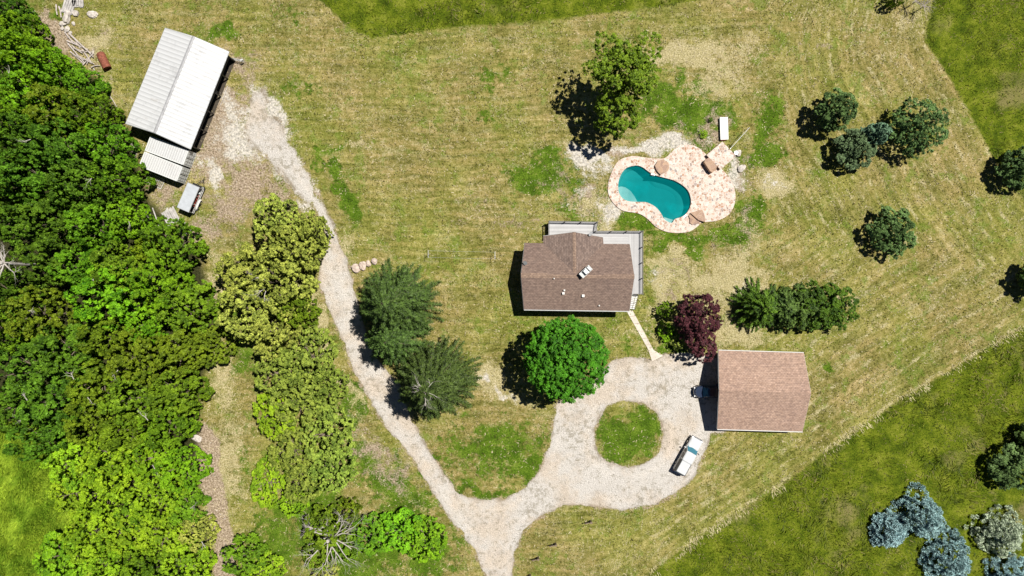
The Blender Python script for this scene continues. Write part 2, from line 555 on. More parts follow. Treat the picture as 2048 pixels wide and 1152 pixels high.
# ------------------------------------------------------------------ ground material
def make_ground_mat():
    t = NT('grass_and_gravel')
    p = t.pos()
    fine = t.noise(p, 4.2, 8, 0.78)
    fine2 = t.noise(t.mapping(p, (1, 1, 1), (0, 0, 1.1)), 1.3, 6, 0.7)
    mid = t.noise(p, 0.22, 5, 0.62)
    sep = t.n('ShaderNodeSeparateXYZ')
    t.put(sep.inputs[0], p)
    # mowing: rows along x on the left, following the meadow edge on the right
    wob = t.math('MULTIPLY', t.math('SUBTRACT', t.noise(p, 0.12, 2), 0.5), 2.2)
    yv = t.math('ADD', sep.outputs[1], wob)
    xv = sep.outputs[0]
    s1 = t.noise(t.comb(t.math('MULTIPLY', xv, .10), t.math('MULTIPLY', yv, 1.5)), 1.0, 5, 0.65)
    fv = t.math('ADD', t.attr('flowv'), t.math('MULTIPLY', wob, 0.6))
    along = t.math('ADD', t.math('MULTIPLY', xv, .08), t.math('MULTIPLY', sep.outputs[1], .05))
    s2 = t.noise(t.comb(along, t.math('MULTIPLY', fv, 1.1), 3.0), 1.0, 5, 0.65)
    reg = t.attr('reg')
    streak = t.math('ADD', t.math('MULTIPLY', s1, t.math('SUBTRACT', 1.0, reg)), t.math('MULTIPLY', s2, reg))
    # thin windrows of clippings
    vsel = t.math('ADD', t.math('MULTIPLY', yv, t.math('SUBTRACT', 1.0, reg)), t.math('MULTIPLY', fv, reg))
    saw = t.math('ABSOLUTE', t.math('SINE', t.math('MULTIPLY', t.math('ADD', vsel, t.math('MULTIPLY', fine2, .9)), 1.75)))
    row = t.step(saw, 0.80, 1.0)
    brk = t.step(t.noise(p, 0.42, 4, .7), 0.50, 0.62)
    rowm = t.math('MULTIPLY', t.math('MULTIPLY', row, brk), t.math('ADD', .35, t.math('MULTIPLY', reg, .5)))
    val = t.math('ADD', t.math('ADD', t.math('MULTIPLY', fine, .32), t.math('MULTIPLY', fine2, .28)),
                 t.math('ADD', t.math('MULTIPLY', mid, .18), t.math('MULTIPLY', streak, .22)))
    lawn = t.ramp(val, [(0.39, (.056, .054, .010)), (0.45, (.132, .125, .026)), (0.50, (.228, .204, .062)),
                        (0.55, (.335, .284, .125)), (0.61, (.60, .51, .30))])
    # large tone shift: greener or browner
    tone = t.step(t.noise(p, 0.07, 4, .6), .40, .62)
    tone2 = t.step(t.math('ADD', streak, t.math('MULTIPLY', mid, .5)), .66, .84)
    lawn = t.mix(t.math('MULTIPLY', tone, .45), lawn, t.mix(1.0, lawn, (.74, 1.06, .38), 'MULTIPLY'))
    lawn = t.mix(t.math('MULTIPLY', tone2, .40), lawn, t.mix(1.0, lawn, (1.12, .94, .80), 'MULTIPLY'))
    # curly straw threads
    rn = t.noise(p, 1.6, 3, .55, 0.6)
    worm = t.step(t.math('ABSOLUTE', t.math('SUBTRACT', rn, .5)), 0.0, 0.022, 1.0, 0.0)
    worm = t.math('MULTIPLY', worm, t.step(t.noise(p, .25, 3), .46, .58))
    pale = t.mix(fine, (.40, .34, .17), (.66, .59, .38))
    lawn = t.mix(t.math('MULTIPLY', worm, .75), lawn, pale)
    lawn = t.mix(t.math('MULTIPLY', rowm, t.step(fine, .40, .56)), lawn, pale)
    # green patches
    brkn = t.math('SUBTRACT', t.math('ADD', t.math('MULTIPLY', t.noise(p, .38, 6, .68), 1.5), t.math('MULTIPLY', t.noise(p, 1.4, 4, .7), .9)), 1.2)
    brkn2 = t.math('SUBTRACT', t.math('ADD', t.math('MULTIPLY', t.noise(t.mapping(p, (1, 1, 1), (0, 0, .7)), .45, 6, .68), 1.5), t.math('MULTIPLY', fine2, .9)), 1.2)
    gmask = t.step(t.math('ADD', t.math('MULTIPLY', t.attr('green'), 1.2), t.math('MULTIPLY', brkn, 1.7)), .34, .80)
    spot = t.step(t.math('ADD', t.noise(p, .5, 5, .7), t.math('MULTIPLY', t.noise(p, .09, 2), .4)), .73, .84)
    gmask = t.math('MAXIMUM', gmask, t.math('MULTIPLY', spot, .6))
    gcol = t.ramp(t.math('ADD', t.math('MULTIPLY', fine, .6), t.math('MULTIPLY', t.noise(p, .5, 4, .65), .4)), [(0.38, (.028, .050, .004)), (0.47, (.060, .118, .006)), (0.55, (.115, .190, .014)), (0.64, (.23, .28, .05))])
    col = t.mix(gmask, lawn, gcol)
    # straw
    sn = t.math('ADD', t.math('MULTIPLY', t.attr('straw'), 1.2), t.math('ADD', t.math('MULTIPLY', t.math('SUBTRACT', fine, .5), 2.2), t.math('MULTIPLY', brkn2, 1.6)))
    smask = t.step(sn, .48, 1.1)
    scol = t.ramp(t.noise(p, 5.0, 6, .75), [(0.36, (.19, .155, .055)), (0.5, (.43, .37, .19)), (0.62, (.68, .60, .38))])
    col = t.mix(t.math('MULTIPLY', smask, .85), col, scol)
    # bare earth
    dn = t.math('ADD', t.attr('dirt'), t.math('ADD', t.math('MULTIPLY', t.math('SUBTRACT', fine, .5), 2.4), t.math('MULTIPLY', brkn2, -1.7)))
    dmask = t.step(dn, .40, 1.0)
    dcol = t.ramp(t.noise(p, 3.6, 7, .78), [(0.36, (.10, .070, .046)), (0.48, (.30, .222, .160)), (0.60, (.58, .47, .37))])
    col = t.mix(t.math('MULTIPLY', dmask, .9), col, dcol)
    # pale stone dust
    pn = t.math('ADD', t.attr('pale'), t.math('ADD', t.math('MULTIPLY', t.math('SUBTRACT', fine, .5), 1.8), t.math('MULTIPLY', brkn, 1.2)))
    pmask = t.step(pn, .42, .95)
    pcol = t.ramp(t.noise(p, 2.8, 7, .75), [(0.36, (.24, .22, .19)), (0.47, (.48, .45, .40)), (0.60, (.72, .66, .57))])
    col = t.mix(pmask, col, pcol)
    # forest floor
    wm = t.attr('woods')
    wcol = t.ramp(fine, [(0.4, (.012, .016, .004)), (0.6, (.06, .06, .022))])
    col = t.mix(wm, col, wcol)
    # gravel
    gv = t.math('ADD', t.attr('gravel'), t.math('MULTIPLY', t.math('SUBTRACT', t.math('ADD', fine, fine2), 1.0), 1.3))
    gvm = t.step(gv, .36, .62)
    grav = t.ramp(t.noise(p, 6.5, 8, .82), [(0.34, (.25, .23, .205)), (0.44, (.48, .448, .412)), (0.60, (.68, .64, .595))])
    tint = t.step(t.noise(p, .16, 4, .65), .42, .64)
    sdd = t.math('ADD', t.attr('sdd'), t.math('MULTIPLY', t.math('SUBTRACT', t.noise(p, .25, 3), .5), 8.0))
    rut = t.step(t.math('ABSOLUTE', t.math('ADD', sdd, t.math('ADD', 10.0, t.math('MULTIPLY', t.noise(p, .09, 3), 14.0)))), 1.0, 8.0, 1.0, 0.0)
    rut = t.math('MULTIPLY', rut, t.step(t.noise(p, .10, 4), .46, .58))
    grav = t.mix(t.math('MULTIPLY', rut, .7), grav, t.mix(1.0, grav, (1.12, 1.11, 1.10), 'MULTIPLY'))
    fringe = t.math('MULTIPLY', t.step(sdd, -6.0, 3.0), .8)
    grav = t.mix(t.math('MULTIPLY', fringe, t.step(fine2, .38, .60)), grav, (.21, .165, .105))
    grav = t.mix(t.math('MULTIPLY', tint, .55), grav, t.mix(1.0, grav, (.98, .84, .68), 'MULTIPLY'))
    wear = t.step(t.noise(p, .33, 5, .7), .52, .66)
    grav = t.mix(t.math('MULTIPLY', wear, .45), grav, t.mix(1.0, grav, (.70, .68, .66), 'MULTIPLY'))
    speck = t.step(t.voro(p, 2.6), .10, .16, 1.0, 0.0)
    speck = t.math('MULTIPLY', speck, t.step(t.noise(p, .4, 3), .47, .58))
    grav = t.mix(t.math('MULTIPLY', speck, .85), grav, (.11, .10, .06))
    gr = t.step(t.math('ADD', t.noise(p, 1.1, 7, .8), t.math('MULTIPLY', t.noise(p, .12, 3), .35)), .70, .78)
    grav = t.mix(t.math('MULTIPLY', gr, .55), grav, (.20, .17, .11))
    col = t.mix(gvm, col, grav)
    # meadow
    mm = t.attr('meadow')
    mcol0 = t.ramp(t.math('ADD', t.math('MULTIPLY', fine, .5), t.math('MULTIPLY', t.noise(p, .4, 5, .65), .5)),
                  [(0.38, (.024, .042, .002)), (0.46, (.066, .100, .004)), (0.54, (.14, .175, .010)), (0.64, (.26, .26, .045))])
    mcol = t.mix(t.math('MULTIPLY', t.step(t.noise(p, .11, 6, .66), .54, .70), .7), mcol0, (.24, .20, .085))
    col = t.mix(mm, col, mcol)
    ww = t.attr('weeds')
    wc = t.ramp(t.noise(p, .6, 7, .7), [(0.36, (.07, .17, .008)), (0.5, (.22, .38, .02)), (0.62, (.45, .55, .06))])
    col = t.mix(ww, col, wc)
    h = t.math('ADD', t.math('MULTIPLY', fine, 1.2), t.math('MULTIPLY', fine2, .5))
    return t.finish(col, 0.95, 0, 0.1, bump=h, bstr=0.9, bdist=0.35)


GMAT = make_ground_mat()


def build_ground():
    step = 4.0
    xs = np.arange(-320, 2368 + 1, step)
    ys = np.arange(-240, 1392 + 1, step)
    X, Y = np.meshgrid(xs, ys)
    nx, ny = len(xs), len(ys)
    F = fields(X, Y)
    cxx, cyy = np.meshgrid(xs[:-1] + step / 2, ys[:-1] + step / 2)
    Fc = {'d': sd_poly(cxx, cyy, DRIVE), 'i': sd_poly(cxx, cyy, ISLAND),
          'm': np.minimum(np.minimum(sd_poly(cxx, cyy, M_SE), sd_poly(cxx, cyy, M_NE)), np.minimum(sd_poly(cxx, cyy, M_TOP), sd_poly(cxx, cyy, M_TOP2))),
          'p': sd_poly(cxx, cyy, POOL)}
    cls = np.zeros(cxx.shape, int)                 # 0 lawn
    cls[Fc['m'] < 0] = 2
    cls[Fc['d'] < 2] = 1
    cls[Fc['i'] < 0] = 3
    cls[Fc['p'] < 6] = -1
    ii = np.arange(nx * ny).reshape(ny, nx)
    V = np.stack([(X - 1024) * S, (576 - Y) * S, np.zeros_like(X)], -1).reshape(-1, 3)
    for k, name in ((0, 'lawn'), (1, 'driveway'), (2, 'meadow_ground'), (3, 'grass_island')):
        r, c = np.where(cls == k)
        q = np.stack([ii[r, c], ii[r + 1, c], ii[r + 1, c + 1], ii[r, c + 1]], -1)
        used, inv = np.unique(q.reshape(-1), return_inverse=True)
        n = len(q)
        me = bpy.data.meshes.new(name)
        me.vertices.add(len(used))
        me.vertices.foreach_set('co', V[used].reshape(-1).astype(np.float32))
        me.loops.add(n * 4)
        me.loops.foreach_set('vertex_index', inv.reshape(-1).astype(np.int32))
        me.polygons.add(n)
        me.polygons.foreach_set('loop_start', np.arange(0, n * 4, 4, dtype=np.int32))
        me.polygons.foreach_set('loop_total', np.full(n, 4, dtype=np.int32))
        me.update(calc_edges=True)
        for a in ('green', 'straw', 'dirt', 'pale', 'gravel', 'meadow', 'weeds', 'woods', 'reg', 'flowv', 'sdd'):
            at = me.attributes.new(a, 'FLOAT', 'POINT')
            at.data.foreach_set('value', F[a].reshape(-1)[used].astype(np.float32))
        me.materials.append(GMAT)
        o = bpy.data.objects.new(name, me)
        C.objects.link(o)
        tag(o, kind='structure')
    # the land beyond
    x0, x1 = (xs[0] - 1024) * S, (xs[-1] - 1024) * S
    y1, y0 = (576 - ys[0]) * S, (576 - ys[-1]) * S
    B = 900
    m = MB()
    for a, b, c, d in ((-B, x0, -B, B), (x1, B, -B, B), (x0, x1, y1, B), (x0, x1, -B, y0)):
        m.add([(a, c, 0), (b, c, 0), (b, d, 0), (a, d, 0)], [(0, 1, 2, 3)])
    tag(m.build('outer_ground', GMAT), kind='structure')


build_ground()

# ------------------------------------------------------------------ grass, clippings and tufts (nobody could count them)
rs = np.random.RandomState(11)


def leafmat(name, dark, light, transl=0.25, nscale=0.7, tip=None, rough=.6, spec=.25):
    t = NT(name)
    g = t.n('ShaderNodeNewGeometry')
    rnd = g.outputs['Random Per Island']
    n1 = t.noise(g.outputs['Position'], nscale, 3, .6)
    f = t.math('ADD', t.math('MULTIPLY', rnd, .45), t.math('MULTIPLY', t.step(n1, .36, .64), .55))
    oi = t.n('ShaderNodeObjectInfo').outputs['Random']
    c = t.mix(f, dark, light)
    hs = t.n('ShaderNodeHueSaturation')
    t.put(hs.inputs['Hue'], t.math('ADD', .488, t.math('MULTIPLY', oi, .024)))
    t.put(hs.inputs['Value'], t.math('ADD', .86, t.math('MULTIPLY', oi, .28)))
    t.put(hs.inputs['Color'], c)
    c = hs.outputs[0]
    if tip is not None:
        c = t.mix(t.step(t.attr('tip'), .35, .9), c, tip)
    return t.finish(c, rough, 0, spec, translucent=transl)


def scatter(n, box, fn, seed):
    """rejection sampling in photo pixels, fn(F, x, y) -> keep probability"""
    r = np.random.RandomState(seed)
    x = r.uniform(box[0], box[2], n)
    y = r.uniform(box[1], box[3], n)
    F = fields(x, y)
    k = r.rand(n) < fn(F, x, y)
    return x[k], y[k], {a: b[k] for a, b in F.items()}


def tuft_quads(x, y, length, width, tilt, ang, r, z0=0.0):
    """leaning blades: base at ground, tip out in direction ang"""
    n = len(x)
    bx, by = (x - 1024) * S, (576 - y) * S
    dx, dy = np.cos(ang), np.sin(ang)
    lx = length * np.sin(tilt)
    lz = length * np.cos(tilt)
    V = np.zeros((n, 4, 3))
    wx, wy = -dy * width / 2, dx * width / 2
    V[:, 0] = np.stack([bx - wx, by - wy, np.full(n, z0)], -1)
    V[:, 1] = np.stack([bx + wx, by + wy, np.full(n, z0)], -1)
    V[:, 2] = np.stack([bx + wx * .4 + dx * lx, by + wy * .4 + dy * lx, z0 + lz], -1)
    V[:, 3] = np.stack([bx - wx * .4 + dx * lx, by - wy * .4 + dy * lx, z0 + lz], -1)
    return V


VIEW = (-60, -60, 2108, 1212)


def meadow():
    x, y, F = scatter(420000, VIEW, lambda F, x, y: (F['sd_mead'] < 1.5) * (.2 + .45 * sst(fbm(x, y, 90, 4, 4), .35, .55)), 21)
    n = len(x)
    r = np.random.RandomState(1)
    base = fbm(x, y, 55, 2, 3) * 14
    ang = base + r.normal(0, .55, n)
    m = .45 + .55 * sst(fbm(x, y, 40, 5, 3), .35, .65)
    V = tuft_quads(x, y, r.uniform(.3, .75, n) * m, r.uniform(.05, .13, n), r.uniform(.5, 1.25, n), ang, r)
    c = r.rand(n) * .5 + fbm(x, y, 30, 1, 3)
    sel = c > .98
    o = quads('meadow_grass', V[~sel], leafmat('meadow_blade', (.036, .060, .003), (.20, .24, .014), .3, .35))
    tag(o, 'tall uncut green grass waving beyond the mown lawn', 'grass', kind='stuff')
    o = quads('meadow_seed_heads', V[sel], leafmat('seed_head', (.20, .20, .05), (.38, .34, .13), .3, .5))
    tag(o, 'pale ripe seed heads among the tall green meadow grass', 'grass', kind='stuff')
    # pale flattened fringe along the south-east edge of the lawn
    x, y, F = scatter(150000, (1180, 560, 2108, 1212), lambda F, x, y: F['edge'] * (F['sd_se'] > -7) * .55 * sst(fbm(x, y, 45, 6, 2), .38, .62), 22)
    n = len(x)
    ang = R(-62) + r.normal(0, .22, n)
    V = tuft_quads(x, y, r.uniform(.15, .65, n), r.uniform(.05, .11, n), r.uniform(.9, 1.4, n), ang + r.normal(0, .3, n), r)
    o = quads('straw_fringe', V, leafmat('straw_fringe', (.30, .25, .10), (.62, .55, .33), .2, .8))
    tag(o, 'bleached straw fringe combed over along the lower meadow edge', 'dry grass', kind='stuff')
    # bright weeds at lower left
    x, y, F = scatter(260000, (-60, 830, 230, 1212), lambda F, x, y: (F['sd_sw'] < 14) * .35, 23)
    n = len(x)
    ang = R(200) + fbm(x, y, 30, 3, 3) * 5 + r.normal(0, .6, n)
    V = tuft_quads(x, y, r.uniform(.4, 1.0, n) * (.4 + 1.1 * fbm(x, y, 22, 4, 2)), r.uniform(.06, .16, n), r.uniform(.3, 1.1, n), ang, r)
    o = quads('bright_weeds', V, leafmat('bright_weed', (.15, .30, .015), (.52, .66, .06), .35, .25))
    tag(o, 'rank yellow green weeds in the clearing at the lower left', 'weeds', kind='stuff')


def lawn_bits():
    r = np.random.RandomState(2)
    ok = lambda F: (F['sd_pat'] > 1) * (F['sd_mead'] > 1) * (F['sd_drive'] > 2) * (F['woods'] < .3)
    # straw clippings
    x, y, F = scatter(230000, VIEW, lambda F, x, y: ok(F) * (.16 + .7 * np.clip(F['straw'], 0, 1)) * sst(fbm(x, y, 16, 3, 3) + .25 * vn(x * .15, y, 9, 2), .42, .80), 31)
    n = len(x)
    V = tuft_quads(x, y, r.uniform(.10, .42, n), r.uniform(.04, .12, n), r.uniform(1.1, 1.5, n), r.uniform(0, 6.28, n), r)
    o = quads('grass_clippings', V, leafmat('clippings', (.22, .18, .09), (.56, .48, .31), .1, 1.0))
    tag(o, 'dry tan clippings strewn over the mown lawn', 'clippings', kind='stuff')
    # darker olive stubble
    x, y, F = scatter(200000, VIEW, lambda F, x, y: ok(F) * (1 - np.clip(F['straw'] + F['pale'] + F['dirt'] * .6, 0, 1)) * (.15 + .5 * sst(fbm(x, y, 20, 6, 3), .4, .6)), 32)
    n = len(x)
    V = tuft_quads(x, y, r.uniform(.10, .26, n), r.uniform(.06, .14, n), r.uniform(.4, 1.1, n), r.uniform(0, 6.28, n), r)
    o = quads('lawn_stubble', V, leafmat('stubble', (.032, .034, .006), (.14, .13, .030), .2, 1.0))
    tag(o, 'short olive stubble of the mown lawn', 'grass', kind='stuff')
    # green tufts
    x, y, F = scatter(330000, VIEW, lambda F, x, y: ok(F) * sst(F['green'] + (fbm(x, y, 18, 1, 3) - .5) * 2.6, .75, 1.35) * .45, 33)
    n = len(x)
    V = tuft_quads(x, y, r.uniform(.08, .30, n), r.uniform(.05, .14, n), r.uniform(.3, 1.1, n), r.uniform(0, 6.28, n), r)
    o = quads('green_tufts', V, leafmat('green_tuft', (.045, .085, .005), (.15, .22, .018), .25, .6))
    tag(o, 'lush green grass tufts in the moist patches of lawn', 'grass', kind='stuff')
    # little stones scattered on the gravel and earth
    x, y, F = scatter(60000, VIEW, lambda F, x, y: np.clip((F['sd_drive'] < 0) * sst(fbm(x, y, 26, 4, 3), .45, .7) * .5 + F['pale'] * .25 + F['dirt'] * .12, 0, 1) * (F['woods'] < .2), 34)
    n = len(x)
    V = tuft_quads(x, y, r.uniform(.06, .2, n), r.uniform(.05, .16, n), r.uniform(1.2, 1.45, n), r.uniform(0, 6.28, n), r)
    o = quads('loose_stones', V, leafmat('loose_stone', (.10, .09, .07), (.55, .51, .46), 0, 1.0, rough=.9))
    tag(o, 'loose stones and twigs scattered on gravel and bare earth', 'stones', kind='stuff')


meadow()
lawn_bits()


# ------------------------------------------------------------------ materials of built things
def shingles(name, dark, light, rz=0.0):
    t = NT(name)
    p = t.mapping(t.pos(), (1, 1, 1), (0, 0, rz))
    br = t.n('ShaderNodeTexBrick')
    t.put(br.inputs['Vector'], p)
    br.inputs['Scale'].default_value = 1.0
    br.inputs['Brick Width'].default_value = 0.42
    br.inputs['Row Height'].default_value = 0.24
    br.inputs['Mortar Size'].default_value = 0.022
    br.inputs['Mortar Smooth'].default_value = 0.6
    br.inputs['Color1'].default_value = (*dark, 1)
    br.inputs['Color2'].default_value = (*light, 1)
    br.inputs['Mortar'].default_value = (dark[0] * .6, dark[1] * .58, dark[2] * .58, 1)
    g = t.noise(t.mapping(p, (2.2, 4.0, 1)), 1.0, 4, .8)
    c = t.mix(t.step(g, .34, .66), t.mix(1.0, br.outputs[0], (.76, .76, .78), 'MULTIPLY'), t.mix(1.0, br.outputs[0], (1.22, 1.20, 1.18), 'MULTIPLY'))
    n = t.noise(p, 0.25, 4, .6)
    c = t.mix(t.math('MULTIPLY', t.step(n, .45, .66), .5), c, t.mix(1.0, c, (.86, .85, .88), 'MULTIPLY'))
    st = t.noise(t.mapping(p, (1.1, .16, 1)), 1.0, 4, .6)
    c = t.mix(t.math('MULTIPLY', t.step(st, .54, .70), .35), c, t.mix(1.0, c, (.75, .72, .72), 'MULTIPLY'))
    return t.finish(c, .9, 0, .15, bump=g, bstr=.4, bdist=.03)


def boards(name, col, axis=0, width=0.14, rough=.75, gap=.35, rz=0.0):
    t = NT(name)
    p = t.mapping(t.pos(), (1, 1, 1), (0, 0, rz))
    sep = t.n('ShaderNodeSeparateXYZ')
    t.put(sep.inputs[0], p)
    v = t.math('DIVIDE', sep.outputs[axis], width)
    fr = t.math('FRACT', v)
    fl = t.math('FLOOR', v)
    wn_ = t.n('ShaderNodeTexWhiteNoise', noise_dimensions='1D')
    t.put(wn_.inputs['W'], fl)
    rv = wn_.outputs['Value']
    line = t.step(t.math('ABSOLUTE', t.math('SUBTRACT', fr, .5)), .42, .49)
    c = t.mix(rv, tuple(k * .84 for k in col), tuple(min(1, k * 1.12) for k in col))
    n = t.noise(p, 1.2, 5, .7)
    c = t.mix(t.math('MULTIPLY', t.step(n, .42, .66), .35), c, t.mix(1.0, c, (.78, .78, .76), 'MULTIPLY'))
    c = t.mix(t.math('MULTIPLY', line, 1 - gap), c, t.mix(1.0, c, (.35, .35, .35), 'MULTIPLY'))
    return t.finish(c, rough, 0, .2)


def ribbed(name, col, rz, pitch, rust=0.0, rough=.42, metal=.0, dark=.72, wear=.25):
    """ribbed sheet metal: ribs run across the local x axis"""
    t = NT(name)
    p = t.mapping(t.pos(), (1, 1, 1), (0, 0, rz))
    sep = t.n('ShaderNodeSeparateXYZ')
    t.put(sep.inputs[0], p)
    s = t.math('SINE', t.math('MULTIPLY', sep.outputs[0], 2 * math.pi / pitch))
    rib = t.step(s, .55, .98)
    n = t.noise(p, .5, 6, .7)
    n2 = t.noise(t.mapping(p, (3.0, .35, 1)), 1.0, 5, .7)
    c = t.mix(t.math('MULTIPLY', rib, 1 - dark), col, tuple(k * .35 for k in col))
    c = t.mix(t.math('MULTIPLY', t.step(n, .52, .68), wear), c, tuple(k * .55 for k in col))
    c = t.mix(t.math('MULTIPLY', t.step(n2, .56, .70), wear * 1.3), c, (col[0] * .62, col[1] * .56, col[2] * .50))
    if rust:
        c = t.mix(t.math('MULTIPLY', t.step(t.noise(p, 1.5, 5, .7), .55, .7), rust), c, (.20, .08, .03))
    return t.finish(c, rough, metal, .4, bump=s, bstr=.5, bdist=.03)


def flagstone(name, tones, grout, scale=2.7, gw=.06):
    t = NT(name)
    p = t.pos()
    wv = t.noise(p, .8, 2, color=True)
    vec = t.n('ShaderNodeVectorMath', operation='MULTIPLY_ADD')
    t.put(vec.inputs[0], wv)
    vec.inputs[1].default_value = (.35, .35, 0)
    t.put(vec.inputs[2], p)
    q = vec.outputs[0]
    colr = t.voro(q, scale, 'F1', 'Color')
    sp = t.n('ShaderNodeSeparateColor')
    t.put(sp.inputs[0], colr)
    c = t.ramp(sp.outputs[0], tones)
    c = t.mix(t.step(sp.outputs[1], .0, 1.0), t.mix(1.0, c, (.86, .86, .86), 'MULTIPLY'), c)
    e = t.voro(q, scale, 'DISTANCE_TO_EDGE', 'Distance')
    g = t.noise(p, 6, 5, .7)
    gm = t.step(e, gw * .5, gw * 1.3, 1.0, 0.0)
    c = t.mix(gm, c, grout)
    c = t.mix(t.step(g, .35, .65), t.mix(1.0, c, (.82, .82, .80), 'MULTIPLY'), c)
    big = t.noise(p, .35, 4, .6)
    c = t.mix(t.math('MULTIPLY', t.step(big, .45, .65), .25), c, t.mix(1.0, c, (.92, .86, .80), 'MULTIPLY'))
    return t.finish(c, .85, 0, .2, bump=t.math('MULTIPLY', t.step(e, 0, .08), 1.0), bstr=.35, bdist=.02)


def concrete(name, col, joint=None):
    t = NT(name)
    p = t.pos()
    n = t.noise(p, 1.1, 7, .72)
    c = t.mix(t.step(n, .35, .65), tuple(k * .82 for k in col), col)
    c = t.mix(t.math('MULTIPLY', t.step(t.noise(p, 7, 4, .7), .5, .66), .3), c, tuple(k * .6 for k in col))
    return t.finish(c, .9, 0, .2)


def paint(name, col, rough=.25, coat=.6, metal=0.0):
    t = NT(name)
    p = t.objco()
    n = t.noise(p, 3, 4, .6)
    c = t.mix(t.step(n, .3, .7), tuple(k * .93 for k in col), col)
    m = t.finish(c, rough, metal, .5)
    for nd in t.t.nodes:
        if nd.type == 'BSDF_PRINCIPLED':
            nd.inputs['Coat Weight'].default_value = coat
            nd.inputs['Coat Roughness'].default_value = .08
    return m


def glassy(name, col=(.02, .03, .035), rough=.08):
    t = NT(name)
    c = t.mix(t.noise(t.objco(), 2, 2), tuple(k * .8 for k in col), col)
    return t.finish(c, rough, 0, .8)


M = {}
M['shingle_brown'] = shingles('weathered_brown_shingles', (.150, .107, .088), (.190, .138, .113))
M['shingle_ridge'] = shingles('ridge_cap_shingles', (.185, .130, .100), (.26, .185, .140))
M['shingle_gable'] = shingles('gable_shingles', (.140, .103, .087), (.20, .150, .127), R(90))
M['shingle_pink'] = shingles('pinkish_tan_shingles', (.285, .195, .150), (.36, .252, .198))
M['wall_siding'] = boards('pale_lap_siding', (.52, .49, .43), 2, .18)
M['garage_siding'] = boards('garage_lap_siding', (.42, .36, .30), 2, .18)
M['trim'] = plain('white_trim', (.52, .51, .49), .5, 0, .06)
M['gutter'] = plain('grey_gutter', (.42, .43, .43), .4, 0, .08)
M['deck_x'] = boards('pale_deck_boards_along_x', (.40, .395, .40), 1, .15)
M['deck_y'] = boards('pale_deck_boards_along_y', (.40, .395, .40), 0, .15)
M['rail'] = plain('pale_grey_rail', (.50, .50, .49), .6, 0, .1)
M['rail_dark'] = plain('dark_post', (.10, .095, .09), .6, 0, .15)
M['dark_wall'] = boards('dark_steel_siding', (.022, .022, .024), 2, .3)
M['galv'] = plain('galvanised_grey', (.45, .46, .47), .4, .3, .15)
M['ridge_grey'] = plain('grey_ridge_cap', (.30, .30, .31), .5, .2, .2)
M['black'] = plain('black_steel', (.015, .015, .016), .5, 0, .2)
M['rubber'] = plain('black_rubber', (.018, .018, .018), .85, 0, .2)
M['glass'] = glassy('dark_window_glass')
M['windscreen'] = glassy('teal_windscreen', (.05, .17, .23), .05)
M['white_paint'] = paint('white_car_paint', (.50, .51, .52))
M['navy_paint'] = paint('dark_navy_car_paint', (.012, .022, .05), .2, 1.0)
M['chrome'] = plain('bright_chrome', (.7, .7, .7), .15, 1.0, .05)
M['red_light'] = plain('red_lamp_plastic', (.35, .02, .015), .3, 0, .1)
M['lamp'] = plain('clear_lamp_plastic', (.7, .72, .75), .15, 0, .05)
M['concrete'] = concrete('pale_concrete', (.56, .50, .43))
M['flag'] = flagstone('cream_and_rust_flagstone',
                      [(0.0, (.52, .40, .34)), (0.18, (.60, .50, .44)), (0.36, (.42, .285, .215)), (0.50, (.64, .56, .51)), (0.62, (.37, .205, .125)), (0.72, (.30, .26, .25)), (0.80, (.50, .36, .28)), (0.90, (.60, .52, .47))],
                      (.60, .55, .51))
M['flag_brown'] = flagstone('brown_flagstone', [(0.0, (.36, .24, .17)), (0.5, (.44, .30, .21)), (1.0, (.30, .20, .16))], (.40, .29, .22), 1.4, .03)
M['stone_wall'] = plain('rough_brown_stone', (.30, .21, .15), .9, 0, .35, 4, bump=.6)
M['plaster'] = plain('pool_plaster', (.55, .62, .60), .8, 0, .06, .8)
M['rust'] = plain('rusty_iron', (.20, .065, .04), .8, .1, .4, 3.5, bump=.4)
M['log'] = plain('bleached_grey_wood', (.36, .315, .29), .9, 0, .35, 3, bump=.4)
M['plank'] = boards('weathered_grey_planks', (.48, .45, .43), 0, .2, rz=R(-25))
M['rock'] = plain('pale_rock', (.42, .38, .345), .95, 0, .35, 1.6, bump=.8)
M['pink_rock'] = plain('pinkish_boulder', (.46, .37, .315), .95, 0, .25, 2.0, bump=.8)
M['bark'] = plain('grey_brown_bark', (.16, .125, .095), .95, 0, .35, 6, bump=.5)
M['dead_bark'] = plain('bleached_dead_bark', (.36, .33, .30), .9, 0, .25, 5, bump=.3)
M['wood_post'] = plain('weathered_post_wood', (.16, .12, .09), .9, 0, .3, 4)
M['white_plastic'] = plain('white_plastic', (.52, .53, .52), .45, 0, .05)


# ------------------------------------------------------------------ the house
def bary(a, b, t):
    return a + (b - a) * t


